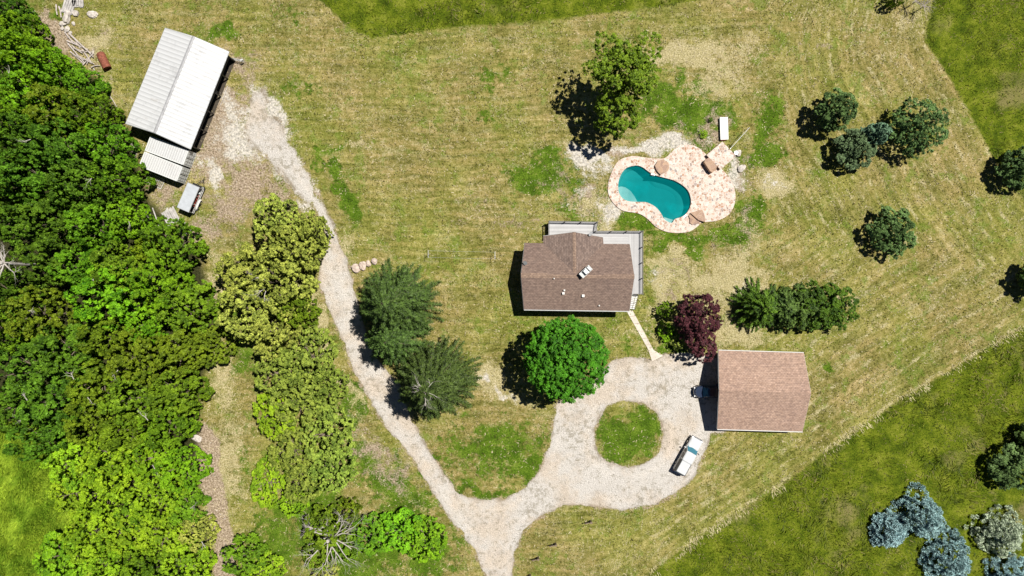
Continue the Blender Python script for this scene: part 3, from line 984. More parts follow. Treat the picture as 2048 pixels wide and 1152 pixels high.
def house():
    ze, zr = 3.9, 5.05
    c = P(1155, 553)
    root = thing('house', 'brown shingled house with a cross gable, beside the pale wooden deck', 'house', c)
    A, B_ = P(1049.6, 485.6, ze), P(1259.5, 488, ze)
    D, E = P(1048, 619, ze), P(1259, 622, ze)
    L, Rr = P(1042, 550.5, zr), P(1269, 553, zr)
    th = .16
    # cross gable on the north slope
    G1, G2 = P(1086.5, 486.3, ze), P(1207, 487.6, ze)
    T1, T2 = P(1086.5, 472, ze - .02), P(1206, 474.6, ze - .02)
    zg = zr - .02
    K, K0 = P(1148.5, 464, zg), P(1149.5, 546, zg)
    roof_n = MB()
    # north slope, cut along the valleys
    roof_n.slab([A, G1, K0, L], th)
    roof_n.slab([G2, B_, Rr, K0], th)
    roof_n.add([L, K0, Rr, P(1149.5, 552.0, zr)], [(0, 3, 1), (1, 3, 2)])
    rf = roof_n.build('roof', M['shingle_brown'], root, True)
    gb = MB()
    gb.slab([G1, K0, K, T1], th)
    gb.slab([K0, G2, T2, K], th)
    gb.build('cross_gable', M['shingle_gable'], root, True)
    rs_ = MB()
    rs_.slab([L, Rr, E, D], th)
    rs_.build('roof', M['shingle_brown'], root, True)
    # ridge caps
    rc = MB()
    n = 26
    off = Vector((0, .30, -.058))
    for s in (1, -1):
        o2 = Vector((0, .34 * s, -.066))
        up = Vector((0, 0, .025))
        rc.slab([L + up, Rr + up, Rr + o2 + up, L + o2 + up] if s < 0 else [L + o2 + up, Rr + o2 + up, Rr + up, L + up], .02)
    rc.build('ridge_cap', M['shingle_ridge'], rf, False).location = -root.location
    gc = MB()
    up = Vector((0, 0, .03))
    for s in (1, -1):
        o2 = Vector((.24 * s, 0, -.062))
        gc.slab([K + up, K0 + up, K0 + o2 + up, K + o2 + up], .02)
    gc.build('ridge_cap', M['shingle_ridge'], rf, False).location = -root.location
    # fascia and gutters
    fa = MB()
    for a, b in ((D, E),):
        fa.tube([a + Vector((0, -.07, -.04)), b + Vector((0, -.07, -.04))], .075, 6)
    fa.build('gutter', M['gutter'], root, True)
    for a, b in ((A, L), (L, D), (B_, Rr), (Rr, E), (T1, K), (K, T2)):
        fa = MB()
        fa.tube([a + Vector((0, 0, -.10)), b + Vector((0, 0, -.10))], .055, 4)
        fa.build('fascia', M['gutter'], root, True)
    # walls
    w = MB()
    x0, x1 = D.x + .55, E.x - .55
    y0, y1 = D.y + .45, A.y - .45
    ym = (y0 + y1) / 2
    w.box(((x0 + x1) / 2, ym, (ze - .25) / 2), (x1 - x0, y1 - y0, ze - .25))
    for x in (x0, x1):      # gable triangles
        s = .1 if x == x0 else -.1
        w.add([(x, y0, ze - .25), (x, y1, ze - .25), (x, ym, zr - .25), (x + s, y0, ze - .25), (x + s, y1, ze - .25), (x + s, ym, zr - .25)],
              [(0, 1, 2), (5, 4, 3), (0, 2, 5, 3), (1, 4, 5, 2)])
    gx0, gx1 = T1.x + .45, T2.x - .45
    gy = T1.y - .5
    w.box(((gx0 + gx1) / 2, (gy + y1) / 2 + .002, (ze - .3) / 2), (gx1 - gx0, gy - y1, ze - .3))
    gm = (gx0 + gx1) / 2
    w.add([(gx0, gy, ze - .3), (gx1, gy, ze - .3), (gm, gy, zg - .3), (gx0, gy - .1, ze - .3), (gx1, gy - .1, ze - .3), (gm, gy - .1, zg - .3)],
          [(0, 1, 2), (5, 4, 3), (0, 2, 5, 3), (1, 4, 5, 2)])
    w.build('wall', M['wall_siding'], root, True)

    def window(x, y, z, sx, sz, face):
        fr, gl = MB(), MB()
        if face in 'NS':
            s = 1 if face == 'N' else -1
            fr.box((x, y + s * .03, z), (sx + .16, .06, sz + .16))
            gl.box((x, y + s * .067, z), (sx, .02, sz))
        else:
            s = 1 if face == 'E' else -1
            fr.box((x + s * .03, y, z), (.06, sx + .16, sz + .16))
            gl.box((x + s * .067, y, z), (.02, sx, sz))
        f = fr.build('window', M['trim'], root, True)
        g = gl.build('pane', M['glass'], f, False)
        g.location = -root.location

    for k in (.14, .36, .64, .86):
        window(x0 + (x1 - x0) * k, y0, 2.3, 1.1, 1.3, 'S')
    for k in (.3, .7):
        window(x0, y0 + (y1 - y0) * k, 2.3, 1.0, 1.3, 'W')
        window(x1, y0 + (y1 - y0) * k, 2.5, 1.0, 1.3, 'E')
    for k in (.25, .5, .75):
        window(gx0 + (gx1 - gx0) * k, gy, 2.4, 1.4, 1.9, 'N')
    d = MB()
    d.box((x1 + .03, ym - 1.0, 2.15), (.06, 1.0, 2.1))
    dd = d.build('door', M['trim'], root, True)
    h = MB()
    h.tube([(x1 + .06, ym - .65, 2.1), (x1 + .14, ym - .65, 2.1)], .03, 6)
    h.build('handle', M['chrome'], dd).location = -root.location
    # chimney, turned 40 degrees
    cb = P(1168, 547, 4.8)
    ang = R(43)
    ch = MB()
    ch.box((cb.x + .15, cb.y + .25, 5.05), (1.75, .75, 1.5), ang)
    cho = ch.build('chimney', M['wall_siding'], root, True)
    top = MB()
    top.box((cb.x + .15, cb.y + .25, 5.85), (1.9, .88, .12), ang)
    top.build('chimney_cap', M['gutter'], cho).location = -root.location
    u = Vector((math.cos(ang), math.sin(ang), 0))
    q = Vector((cb.x + .15, cb.y + .25, 5.91))
    for k, sz, mat in ((-.15, .55, 'glass'), (.62, .34, 'black')):
        f = MB()
        f.box(q + u * k + Vector((0, 0, .11)), (sz, .75, .22), ang)
        f.build('flue', M[mat], cho).location = -root.location
        f = MB()
        f.box(q + u * (k + (.12 if k < 0 else .0)) + Vector((0, 0, .26)), (sz * .8, .62, .06), ang)
        f.build('flue_lid', M['galv'], cho).location = -root.location
    # vents: pipe, cap
    for px, py, s in ((1108, 557, .10), (1128.5, 580.5, .14), (1126.5, 586.5, .22), (1166, 591.5, .24), (1198, 611, .11)):
        t_ = (py - 552) / (620 - 552)
        z = zr + (ze - zr) * t_
        p = P(px, py, z)
        v = MB()
        v.tube([p + Vector((0, 0, -.05)), p + Vector((0, 0, .30))], s * .7, 8)
        v.box((p.x, p.y, p.z + .33), (s * 1.6, s * 1.6, .07))
        v.build('roof_vent', M['trim'], root, True)
    # satellite dish at the west gable
    p = P(1049.5, 526, 4.7)
    d = MB()
    d.tube([p + Vector((0, 0, -.1)), p + Vector((.0, 0, .35)), p + Vector((.12, .05, .5))], .03, 6)
    rings = []
    ax = Vector((-.45, -.6, .65)).normalized()
    a = ax.cross(Vector((0, 0, 1))).normalized()
    b = ax.cross(a)
    cc = p + Vector((.1, .05, .5))
    for r_, h_ in ((.02, 0), (.18, .03), (.33, .10), (.34, .11)):
        rings.append([cc + ax * h_ + a * (r_ * math.cos(i * math.pi / 6)) + b * (r_ * 1.15 * math.sin(i * math.pi / 6)) for i in range(12)])
    d.loft(rings)
    d.tube([cc + b * .35, cc + ax * .45 + b * .1], .02, 5)
    d.build('satellite_dish', M['galv'], root, True)
    p = P(1180, 472, 4.35)
    d = MB()
    cc = p + Vector((0, .35, .35))
    ax = Vector((.5, -.5, .6)).normalized()
    a = ax.cross(Vector((0, 0, 1))).normalized()
    b = ax.cross(a)
    rings = []
    for r_, h_ in ((.02, 0), (.2, .04), (.38, .12), (.39, .13)):
        rings.append([cc + ax * h_ + a * (r_ * math.cos(i * math.pi / 6)) + b * (r_ * math.sin(i * math.pi / 6)) for i in range(12)])
    d.loft(rings)
    d.tube([P(1172, 470, 4.3), cc], .03, 5)
    d.build('satellite_dish', M['galv'], root, True)


def deck():
    z = 1.25
    root = thing('wooden_deck', 'pale grey wooden deck with railing wrapping the north and east of the house', 'deck', P(1230, 500))
    d = MB()
    pts = [P(*q, z) for q in ((1097, 443), (1194, 445), (1194, 520), (1097, 520))]
    d.slab(pts[::-1], .2)
    d.build('decking', M['deck_x'], root, True)
    d = MB()
    d.slab([P(*q, z) for q in ((1194.1, 463), (1194.1, 520), (1257, 520), (1257, 463))], .2)
    d.build('decking', M['deck_x'], root, True)
    d = MB()
    d.slab([P(*q, z) for q in ((1257.1, 463), (1257.1, 588), (1284, 588), (1284, 463))], .2)
    d.build('decking', M['deck_y'], root, True)
    zr = z + 1.0
    edge = [P(1097.5, 472, z), P(1097.5, 443.5, z), P(1193.5, 445.3, z), P(1190.5, 463.3, z), P(1283.5, 463.3, z), P(1283.3, 588, z), P(1266, 588, z)]
    for i in range(len(edge) - 1):
        a, b = edge[i], edge[i + 1]
        m = MB()
        up = Vector((0, 0, 1.0))
        dirv = (b - a).normalized()
        L = (b - a).length
        rz = math.atan2(dirv.y, dirv.x)
        mid = (a + b) / 2
        m.box((mid.x, mid.y, zr), (L - .10, .09, .07), rz)
        m.build('top_rail', M['rail_dark'], root, True)
        for dz in (.25, .5, .75):
            m = MB()
            m.box((mid.x, mid.y, z + dz), (L - .14, .03, .04), rz)
            m.build('lower_rail', M['rail_dark'], root, True)
        nn = max(1, round(L / 2.3))
        for j in range(nn):
            q = a + dirv * (L * j / nn)
            m = MB()
            m.box((q.x, q.y, z + .53), (.12, .12, 1.08), rz)
            m.box((q.x, q.y, z + 1.09), (.15, .15, .04), rz)
            m.build('rail_post', M['rail_dark'], root, True)
    for px, py in ((1099, 445), (1145, 446), (1191, 447), (1240, 465), (1281, 465), (1281, 525), (1281, 585), (1262, 585)):
        q = P(px, py, z)
        m = MB()
        m.box((q.x, q.y, .525), (.15, .15, 1.05))
        m.build('support_post', M['rail'], root, True)
    # steps down to the walk
    st = thing('deck_steps', 'short flight of white open steps from deck corner to the concrete walk', 'steps', P(1262, 602))
    for i in range(8):
        p = P(1268.5 - i * .95, 591 + i * 3.6, z - .14 * (i + .3))
        m = MB()
        m.box(p, (1.05, .22, .05), R(-8))
        m.build('tread', M['trim'], st, True)
    for dx in (-.55, .55):
        m = MB()
        a, b = P(1268.5, 589, z - .05), P(1261, 619, .08)
        a.x += dx
        b.x += dx
        a.z -= .06
        b.z += .04
        m.tube([a, b], .05, 4)
        m.build('stringer', M['rail_dark'], st, True)
        m = MB()
        m.tube([a + Vector((0, 0, 1.0)), b + Vector((0, 0, .95))], .035, 5)
        m.build('handrail', M['rail_dark'], st, True)
        for t_ in (0.02, .5, .98):
            m = MB()
            q = a + (b - a) * t_
            m.tube([q, q + Vector((0, 0, .94))], .03, 5)
            m.build('baluster', M['rail_dark'], st, True)


house()
deck()


# ------------------------------------------------------------------ garage
def garage():
    ze, zr = 2.85, 4.85
    root = thing('garage', 'large detached garage with pinkish tan shingle roof beside the gravel court', 'garage', P(1530, 784))
    A, B_, D, E = P(1437, 701, ze), P(1607.5, 706, ze), P(1434.6, 858, ze), P(1605, 863, ze)
    L, Rr = P(1438.6, 781, zr), P(1622, 787, zr)
    m = MB()
    m.slab([L, Rr, B_, A], .16)
    rn = m.build('roof', M['shingle_pink'], root, True)
    m = MB()
    m.slab([D, E, Rr, L], .16)
    m.build('roof', M['shingle_pink'], root, True)
    m = MB()
    m.slab([L + Vector((0, -.16, -.03)), Rr + Vector((0, -.16, -.03)), Rr + Vector((0, 0, .03)), L + Vector((0, 0, .03))], .02)
    m.slab([L + Vector((0, 0, .03)), Rr + Vector((0, 0, .03)), Rr + Vector((0, .16, -.03)), L + Vector((0, .16, -.03))], .02)
    m.build('ridge_cap', M['shingle_pink'], rn).location = -root.location
    m = MB()
    m.tube([D + Vector((0, -.08, -.05)), E + Vector((0, -.08, -.05))], .08, 6)
    m.build('gutter', M['trim'], root, True)
    m = MB()
    m.tube([A + Vector((0, .06, -.05)), B_ + Vector((0, .06, -.05))], .07, 6)
    m.build('gutter', M['trim'], root, True)
    for a, b in ((A, L), (L, D), (B_, Rr), (Rr, E)):
        m = MB()
        m.tube([a + Vector((0, 0, -.1)), b + Vector((0, 0, -.1))], .06, 4)
        m.build('fascia', M['trim'], root, True)
    x0, x1 = D.x + .75, E.x - .55
    y0, y1 = E.y + .45, A.y - .75
    ym = (L.y + Rr.y) / 2
    w = MB()
    zt = ze - .22
    w.box(((x0 + x1) / 2, y0 + .08, zt / 2), (x1 - x0, .16, zt))
    w.box(((x0 + x1) / 2, y1 - .08, zt / 2), (x1 - x0, .16, zt))
    w.box((x1 - .08, (y0 + y1) / 2, zt / 2 - .005), (.16, y1 - y0 - .33, zt - .01))
    # west wall: two door openings
    car_y = P(1410, 783).y
    doors = [(car_y - 1.5, car_y + 1.35), (car_y - 4.9, car_y - 2.1), (car_y + 1.95, car_y + 4.8)]
    edges = sorted([y0 + .165] + [v for d in doors for v in d] + [y1 - .165])
    for a, b in zip(edges[::2], edges[1::2]):
        w.box((x0 + .08, (a + b) / 2, 1.15), (.16, b - a, 2.3))
    w.box((x0 + .08, (y0 + y1) / 2, (2.3 + zt) / 2 + .002), (.158, y1 - y0 - .33, zt - 2.3))
    for x in (x0, x1 - .16):
        w.add([(x, y0, zt), (x, y1, zt), (x, ym, zr - .25), (x + .16, y0, zt), (x + .16, y1, zt), (x + .16, ym, zr - .25)],
              [(0, 1, 2), (5, 4, 3), (0, 2, 5, 3), (1, 4, 5, 2)])
    w.build('wall', M['garage_siding'], root, True)
    for d in doors[1:]:
        m = MB()
        for k in range(4):
            m.box((x0 + .06, (d[0] + d[1]) / 2, .29 + k * .575), (.06, d[1] - d[0] - .02, .56))
        m.build('garage_door', M['trim'], root, True)
    m = MB()
    m.box(((x0 + x1) / 2, (y0 + y1) / 2, .02), (x1 - x0 - .4, y1 - y0 - .4, .04))
    m.build('floor_slab', M['concrete'], root, True)
    for k in (.3, .7):
        f = MB()
        f.box((x1 + .03, y0 + (y1 - y0) * k, 1.5), (.06, 1.1, 1.0))
        fo = f.build('window', M['trim'], root, True)
        g = MB()
        g.box((x1 + .067, y0 + (y1 - y0) * k, 1.5), (.02, .94, .84))
        g.build('pane', M['glass'], fo).location = -root.location
    return x0


GX = garage()


# ------------------------------------------------------------------ metal barn and shipping containers
def barn():
    ze, zr = 3.45, 4.75
    root = thing('metal_barn', 'long barn with white ribbed metal roof and dark open east side', 'barn', P(355, 178))
    A, B_ = P(330, 56, ze), P(457.5, 103.5, ze)
    D, E = P(251, 247, ze), P(380.5, 298, ze)
    N, So = P(387, 73, zr), P(309, 265.5, zr)
    ang = math.atan2((N - So).y, (N - So).x)
    rib = ribbed('white_barn_roof', (.47, .475, .485), -ang, .62, wear=.40, dark=.66)
    m = MB()
    m.slab([A, D, So, N], .08)
    m.build('roof', rib, root, True)
    m = MB()
    m.slab([N, So, E, B_], .08)
    r2 = m.build('roof', rib, root, True)
    d = (N - So).normalized()
    side = Vector((d.y, -d.x, 0))
    m = MB()
    for s in (1, -1):
        e = side * (.22 * s) + Vector((0, 0, -.035))
        up = Vector((0, 0, .035))
        m.slab([N + up, So + up, So + e + up, N + e + up] if s > 0 else [N + e + up, So + e + up, So + up, N + up], .02)
    m.build('ridge_cap', M['ridge_grey'], r2).location = -root.location
    for a, b in ((A, N), (N, B_), (D, So), (So, E), (A, D), (B_, E)):
        m = MB()
        m.tube([a + Vector((0, 0, -.07)), b + Vector((0, 0, -.07))], .075, 4)
        m.build('fascia', M['galv'], root, True)
    # walls on the west, north and south; the east stands open between posts
    ins = .35
    q = [P(330, 56, 0), P(457.5, 103.5, 0), P(380.5, 298, 0), P(251, 247, 0)]
    k = (1 - ze / H)
    q = [Vector((v.x * k, v.y * k, 0)) for v in q]
    cen = sum(q, Vector()) / 4
    q = [v + (cen - v).normalized() * ins * 1.6 for v in q]
    m = MB()
    zt = ze - .25

    def wall(a, b, zt):
        dv = (b - a)
        rz = math.atan2(dv.y, dv.x)
        mid = (a + b) / 2
        m.box((mid.x, mid.y, zt / 2), (dv.length, .12, zt), rz)
    wall(q[0], q[3], zt)
    for a, b, c in ((q[0], q[1], N), (q[3], q[2], So)):
        wall(a, b, zt)
        mid = (a + b) / 2
        nrm = Vector((0, 0, 0))
        dv = (b - a).normalized()
        o = Vector((-dv.y, dv.x, 0)) * .06
        vs = []
        for sgn in (1, -1):
            for p, z in ((a, zt), (b, zt), (mid, zr - .3)):
                vs.append((p.x + o.x * sgn, p.y + o.y * sgn, z))
        m.add(vs, [(0, 1, 2), (5, 4, 3), (0, 2, 5, 3), (1, 4, 5, 2)])
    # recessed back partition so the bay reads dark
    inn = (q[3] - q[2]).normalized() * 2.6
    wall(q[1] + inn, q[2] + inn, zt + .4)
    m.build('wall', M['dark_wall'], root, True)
    for i in range(6):
        p = q[1] + (q[2] - q[1]) * (i / 5)
        mm = MB()
        mm.box((p.x, p.y, zt / 2 + .05), (.16, .16, zt + .1), ang)
        mm.build('post', M['black'], root, True)
    mm = MB()
    hd = (q[2] - q[1])
    rz = math.atan2(hd.y, hd.x)
    mid = (q[1] + q[2]) / 2
    mm.box((mid.x, mid.y, zt - .55), (hd.length - .2, .10, 1.1), rz)
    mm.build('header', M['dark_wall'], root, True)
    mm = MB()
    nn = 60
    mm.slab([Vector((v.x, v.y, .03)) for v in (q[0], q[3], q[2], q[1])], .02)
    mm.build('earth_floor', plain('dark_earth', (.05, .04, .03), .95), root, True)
    # north-east corner brace with a pale rag
    br = thing('swing_gate', 'grey pipe gate swung out from the barn\'s upper right corner', 'gate', q[1])
    a = q[1] + Vector((.1, .1, 0))
    b = P(472, 122, 0)
    b = a + (b - a).normalized() * 1.5
    g = MB()
    for z in (.25, .6, .95, 1.3):
        g.tube([(a.x, a.y, z), (b.x, b.y, z)], .03, 5)
    for t_ in (0, .5, 1):
        p = a + (b - a) * t_
        g.tube([(p.x, p.y, .15), (p.x, p.y, 1.35)], .035, 5)
    g.build('gate_frame', M['galv'], br, True)
    w_ = MB()
    w_.box((b.x - .1, b.y, 1.1), (.35, .22, .4), .4)
    w_.build('feed_tub', M['white_plastic'], br, True)


def container(corners, label, tone, name_rz):
    """corners on the photo of the roof: NW, NE, SE, SW"""
    h = 2.6
    c = [P(x, y, h) for x, y in corners]
    cen = sum(c, Vector()) / 4
    ax = ((c[1] - c[0]) + (c[2] - c[3])) / 2
    rz = math.atan2(ax.y, ax.x)
    L, W = 6.06, 2.30
    root = thing('shipping_container', label, 'shipping container', (cen.x, cen.y, 0), rz, 'white shipping containers below the barn')
    rb = ribbed('white_container_steel', tone, -rz, .36, rust=.15, dark=.6, wear=.15)
    m = MB()
    m.box((0, 0, h - .04), (L, W, .06))
    for k in range(34):
        m.box((-L / 2 + .2 + k * (L - .4) / 33, 0, h + .0), (.07, W - .2, .03))
    m.build('roof', rb, root)
    m = MB()
    for sy in (1, -1):
        m.box((0, sy * (W / 2 - .03), h / 2), (L - .02, .05, h - .14))
        for k in range(30):
            m.box((-L / 2 + .25 + k * (L - .5) / 29, sy * W / 2, h / 2), (.09, .03, h - .3))
    m.box((-L / 2 + .03, 0, h / 2), (.05, W - .1, h - .14))
    m.build('side_panels', rb, root)
    m = MB()
    for sy in (1, -1):
        for sx in (1, -1):
            m.box((sx * (L / 2 - .05), sy * (W / 2 - .05), h / 2), (.14, .14, h + .02))
        m.box((0, sy * (W / 2 - .04), h - .05), (L - .15, .12, .12))
        m.box((0, sy * (W / 2 - .04), .08), (L - .15, .12, .14))
    for z in (.08, h - .05):
        for sx in (1, -1):
            m.box((sx * (L / 2 - .04), 0, z), (.12, W - .16, .13))
    m.build('corner_frame', M['white_plastic'], root)
    for sy in (1, -1):
        d = MB()
        d.box((L / 2 - .0, sy * W / 4, h / 2), (.05, W / 2 - .12, h - .26))
        do = d.build('door', M['white_plastic'], root)
        for oy in (-.3, .15):
            b = MB()
            b.tube([(L / 2 + .07, sy * W / 4 + oy, .15), (L / 2 + .07, sy * W / 4 + oy, h - .12)], .025, 6)
            for z in (.3, .9, 1.25, 1.9, 2.3):
                b.box((L / 2 + .05, sy * W / 4 + oy, z), (.08, .12, .07))
            b.build('lock_rod', M['galv'], do)
        for z in (.55, 1.15, 1.75):
            b = MB()
            b.box((L / 2 + .035, sy * W / 4, z), (.02, W / 2 - .2, .05))
            b.build('door_seam', M['black'], do)
    return root


barn()
container([(301, 272), (376, 299), (366, 331), (291, 302)], 'upper white shipping container, half in the shadow of the barn', (.45, .455, .46), 0)
container([(291, 304.5), (364.5, 334), (353, 361.5), (277, 331.5)], 'lower white shipping container, with the loose metal gate below it', (.46, .46, .46), 0)


# ------------------------------------------------------------------ pool and stone terrace
def xy(poly, z=0):
    return [P(a, b, z).xy for a, b in poly]


def ring_sheet(name, outer, inner, z, mat, zbase):
    O = [Vector((p[0], p[1], 0)) for p in outer]
    I = [Vector((p[0], p[1], 0)) for p in inner]
    tri = tessellate_polygon([O, I])
    allp = O + I
    n = len(allp)
    m = MB()
    vs = [(p.x, p.y, z) for p in allp] + [(p.x, p.y, zbase) for p in allp]
    fs = [tuple(t) for t in tri]
    nO = len(O)
    for i in range(nO):
        j = (i + 1) % nO
        fs.append((i, j, j + n, i + n))
    for i in range(len(I)):
        j = (i + 1) % len(I)
        fs.append((nO + i, nO + j, nO + j + n, nO + i + n))
    m.add(vs, fs)
    return m.build(name, mat)


def pool():
    pin = xy(POOL, .1)
    o = ring_sheet('stone_terrace', xy(PATIO, .1), pin, .16, M['flag'], -.08)
    tag(o, kind='structure')
    cx = sum(p[0] for p in pin) / len(pin)
    cy = sum(p[1] for p in pin) / len(pin)
    # basin
    m = MB()
    top = [(p[0], p[1], -.06) for p in pin]

    def shr(s, z, dx=0, dy=0):
        return [(cx + (p[0] - cx) * s + dx, cy + (p[1] - cy) * s + dy, z) for p in pin]
    m.loft([top, shr(.995, -.9), shr(.93, -1.55, .12, -.1), shr(.55, -2.0, .6, -.3)], cap=False)
    n = len(pin)
    m.f.append(tuple(range(3 * n, 4 * n)))
    tag(m.build('pool_basin', M['plaster']), kind='structure')
    # shallow ledge at the west end and entry step
    led = [(1236, 374), (1243, 372), (1252, 374), (1262, 381), (1270, 392), (1276, 403.5), (1262, 403), (1252, 400), (1242, 392)]
    m = MB()
    m.prism(xy(led, 0), -1.0, -.42)
    tag(m.build('pool_ledge', M['plaster']), kind='structure')
    st = [(1329, 434), (1350, 440), (1344, 446), (1330, 440)]
    m = MB()
    m.prism(xy(st, 0), -.9, -.30)
    tag(m.build('pool_step', M['plaster']), kind='structure')
    # water: a closed body with absorption
    t = NT('pool_water')
    p = t.pos()
    tr = t.n('ShaderNodeBsdfTransparent')
    tr.inputs[0].default_value = (.93, .98, .98, 1)
    gl = t.n('ShaderNodeBsdfGlossy')
    gl.inputs['Roughness'].default_value = .03
    bn = t.n('ShaderNodeBump')
    bn.inputs['Strength'].default_value = .15
    bn.inputs['Distance'].default_value = .03
    t.put(bn.inputs['Height'], t.noise(p, 2.2, 4, .6))
    t.t.links.new(bn.outputs[0], gl.inputs['Normal'])
    fr = t.n('ShaderNodeFresnel')
    fr.inputs[0].default_value = 1.33
    df = t.n('ShaderNodeBsdfDiffuse')
    df.inputs[0].default_value = (.0, .25, .265, 1)
    cl = t.math('ADD', .30, t.math('MULTIPLY', t.step(t.noise(p, .25, 5, .6, .8), .45, .72), .30))
    m0 = t.n('ShaderNodeMixShader')
    t.put(m0.inputs[0], cl)
    t.t.links.new(tr.outputs[0], m0.inputs[1])
    t.t.links.new(df.outputs[0], m0.inputs[2])
    m1 = t.n('ShaderNodeMixShader')
    t.put(m1.inputs[0], fr.outputs[0])
    t.t.links.new(m0.outputs[0], m1.inputs[1])
    t.t.links.new(gl.outputs[0], m1.inputs[2])
    t.t.links.new(m1.outputs[0], t.out.inputs['Surface'])
    ab = t.n('ShaderNodeVolumeAbsorption')
    ab.inputs['Color'].default_value = (.02, .70, .72, 1)
    ab.inputs['Density'].default_value = 1.1
    t.t.links.new(ab.outputs[0], t.out.inputs['Volume'])
    m = MB()
    m.loft([shr(1.0, -2.3), shr(1.0, -.16)], cap=True)
    o = m.build('water', t.m)
    tag(o, kind='structure')


pool()


def steps_fan(name, label, wedges):
    root = thing(name, label, 'steps', P(*wedges[0][0][0]))
    for pts, z0, z1 in wedges:
        m = MB()
        m.prism(xy(pts, z1), z0, z1)
        m.build('step', M['flag_brown'], root, True)
    return root


def circ(cx, cy, r, a0, a1, n=10):
    return [(cx + r * math.cos(R(a0 + (a1 - a0) * i / n)), cy + r * math.sin(R(a0 + (a1 - a0) * i / n))) for i in range(n + 1)]


# upper fan: a disc of two levels at the notch of the terrace
steps_fan('stone_steps', 'round brown stone steps at the top notch of the terrace, above the pool', [
    ([(1322, 330)] + circ(1325, 333, 13.5, -60, 110, 10), .17, .30),
    ([(1310, 331), (1316, 322), (1327, 318), (1330, 321), (1322, 333), (1322, 350), (1316, 344), (1312, 338)], .17, .52)])
steps_fan('stone_steps', 'brown wedge of stone steps at the terrace\'s lower edge, right of the pool', [
    ([(1381, 426), (1398, 420), (1405, 420), (1410, 432), (1410.5, 444), (1397, 440)], .17, .60),
    ([(1377, 431), (1381, 427), (1396, 440), (1400, 446), (1385, 449), (1379, 446), (1380, 438)], .17, .34)])


def stone_platform():
    z = .75
    root = thing('raised_stone_platform', 'square raised flagstone platform at the terrace\'s upper right corner', 'platform', P(1443, 311))
    m = MB()
    m.prism(xy([(1444.5, 284), (1471.5, 312), (1441, 338), (1414, 310)], z), 0, z - .06)
    m.build('wall', M['stone_wall'], root, True)
    m = MB()
    m.prism(xy([(1444.6, 283), (1472.5, 312), (1441, 339), (1413, 310)], z), z - .06, z)
    m.build('flagstone_top', M['flag'], root, True)
    b = thing('stone_counter', 'brown rounded stone block on the left side of the raised platform', 'counter', P(1421, 328))
    m = MB()
    m.prism(xy([(1408.5, 324.5), (1411, 319), (1418, 315), (1424, 320), (1434, 333), (1432, 340), (1425, 345), (1420, 342)], 1.05), .16, 1.05)
    m.build('block', M['flag_brown'], b, True)


stone_platform()
m = MB()
m.prism(xy([(1253, 622), (1265, 620.5), (1307, 700), (1326, 711.5), (1304, 722.5), (1297, 700)], 0), -.05, .05)
o = m.build('concrete_walk', M['concrete'])
tag(o, kind='structure')
m = MB()
for t_ in (.14, .33, .52, .70, .87):
    a = P(1253 + 44 * t_, 622 + 78 * t_)
    b = P(1265 + 42 * t_, 620.5 + 79.5 * t_)
    d = b - a
    m.box(((a.x + b.x) / 2, (a.y + b.y) / 2, .052), (d.length * .99, .05, .008), math.atan2(d.y, d.x))
o2 = m.build('walk_joints', plain('dark_joint', (.16, .13, .10), .95))
tag(o2, kind='structure')

# ------------------------------------------------------------------ foliage
def unit(v):
    return v / (np.linalg.norm(v, axis=-1, keepdims=True) + 1e-9)


def leaf_quads(c, nrm, size, r, aspect=1.5):
    n = len(c)
    t = unit(np.cross(nrm, r.normal(size=(n, 3))))
    b = np.cross(nrm, t)
    sz = size * r.uniform(.6, 1.35, (n, 1))
    a = t * sz * .5 * aspect
    bb = b * sz * .5
    V = np.zeros((n, 4, 3))
    V[:, 0] = c - a
    V[:, 1] = c + bb * .9 - nrm * sz * .10
    V[:, 2] = c + a
    V[:, 3] = c - bb * .9 - nrm * sz * .10
    return V


def crown_quads(seed, Rr, Hc, nblob, br, nleaf, leaf, lobes=.22, fill=.25, zmin=-.55, up=.5):
    r = np.random.RandomState(seed)
    d = unit(r.normal(size=(nblob * 3, 3)))
    d = d[d[:, 2] > zmin][:nblob]
    n = len(d)
    # poisson-like thinning by repulsion
    for _ in range(6):
        diff = d[:, None] - d[None]
        dist2 = (diff ** 2).sum(-1) + 1e-3
        f = (diff / dist2[..., None] ** 1.5).sum(1)
        d = unit(d + f * (.5 / n))
    dirs = unit(r.normal(size=(9, 3)) * np.array([1, 1, .5]))
    amp = r.uniform(-1, 1, 9)
    sh = 1 + lobes * (np.cos((d @ dirs.T) * 3.2 + amp * 3) * amp).sum(-1) / 1.8
    rad = r.uniform(.78, 1.06, n)
    inner = r.rand(n) < fill
    rad = np.where(inner, r.uniform(.45, .8, n), rad)
    c = d * np.array([Rr, Rr, Hc]) * (sh * rad)[:, None]
    rb = br * (.55 + 1.25 * r.rand(n) ** 2.2)
    e = unit(r.normal(size=(n, nleaf, 3)) + d[:, None] * .9 + np.array([0, 0, up]))
    pos = c[:, None] + e * rb[:, None, None] * r.uniform(.55, 1.0, (n, nleaf, 1)) * np.array([1, 1, .75])
    nr = unit(e + np.array([0, 0, .45]) + r.normal(size=e.shape) * .6)
    return leaf_quads(pos.reshape(-1, 3), nr.reshape(-1, 3), leaf, r)


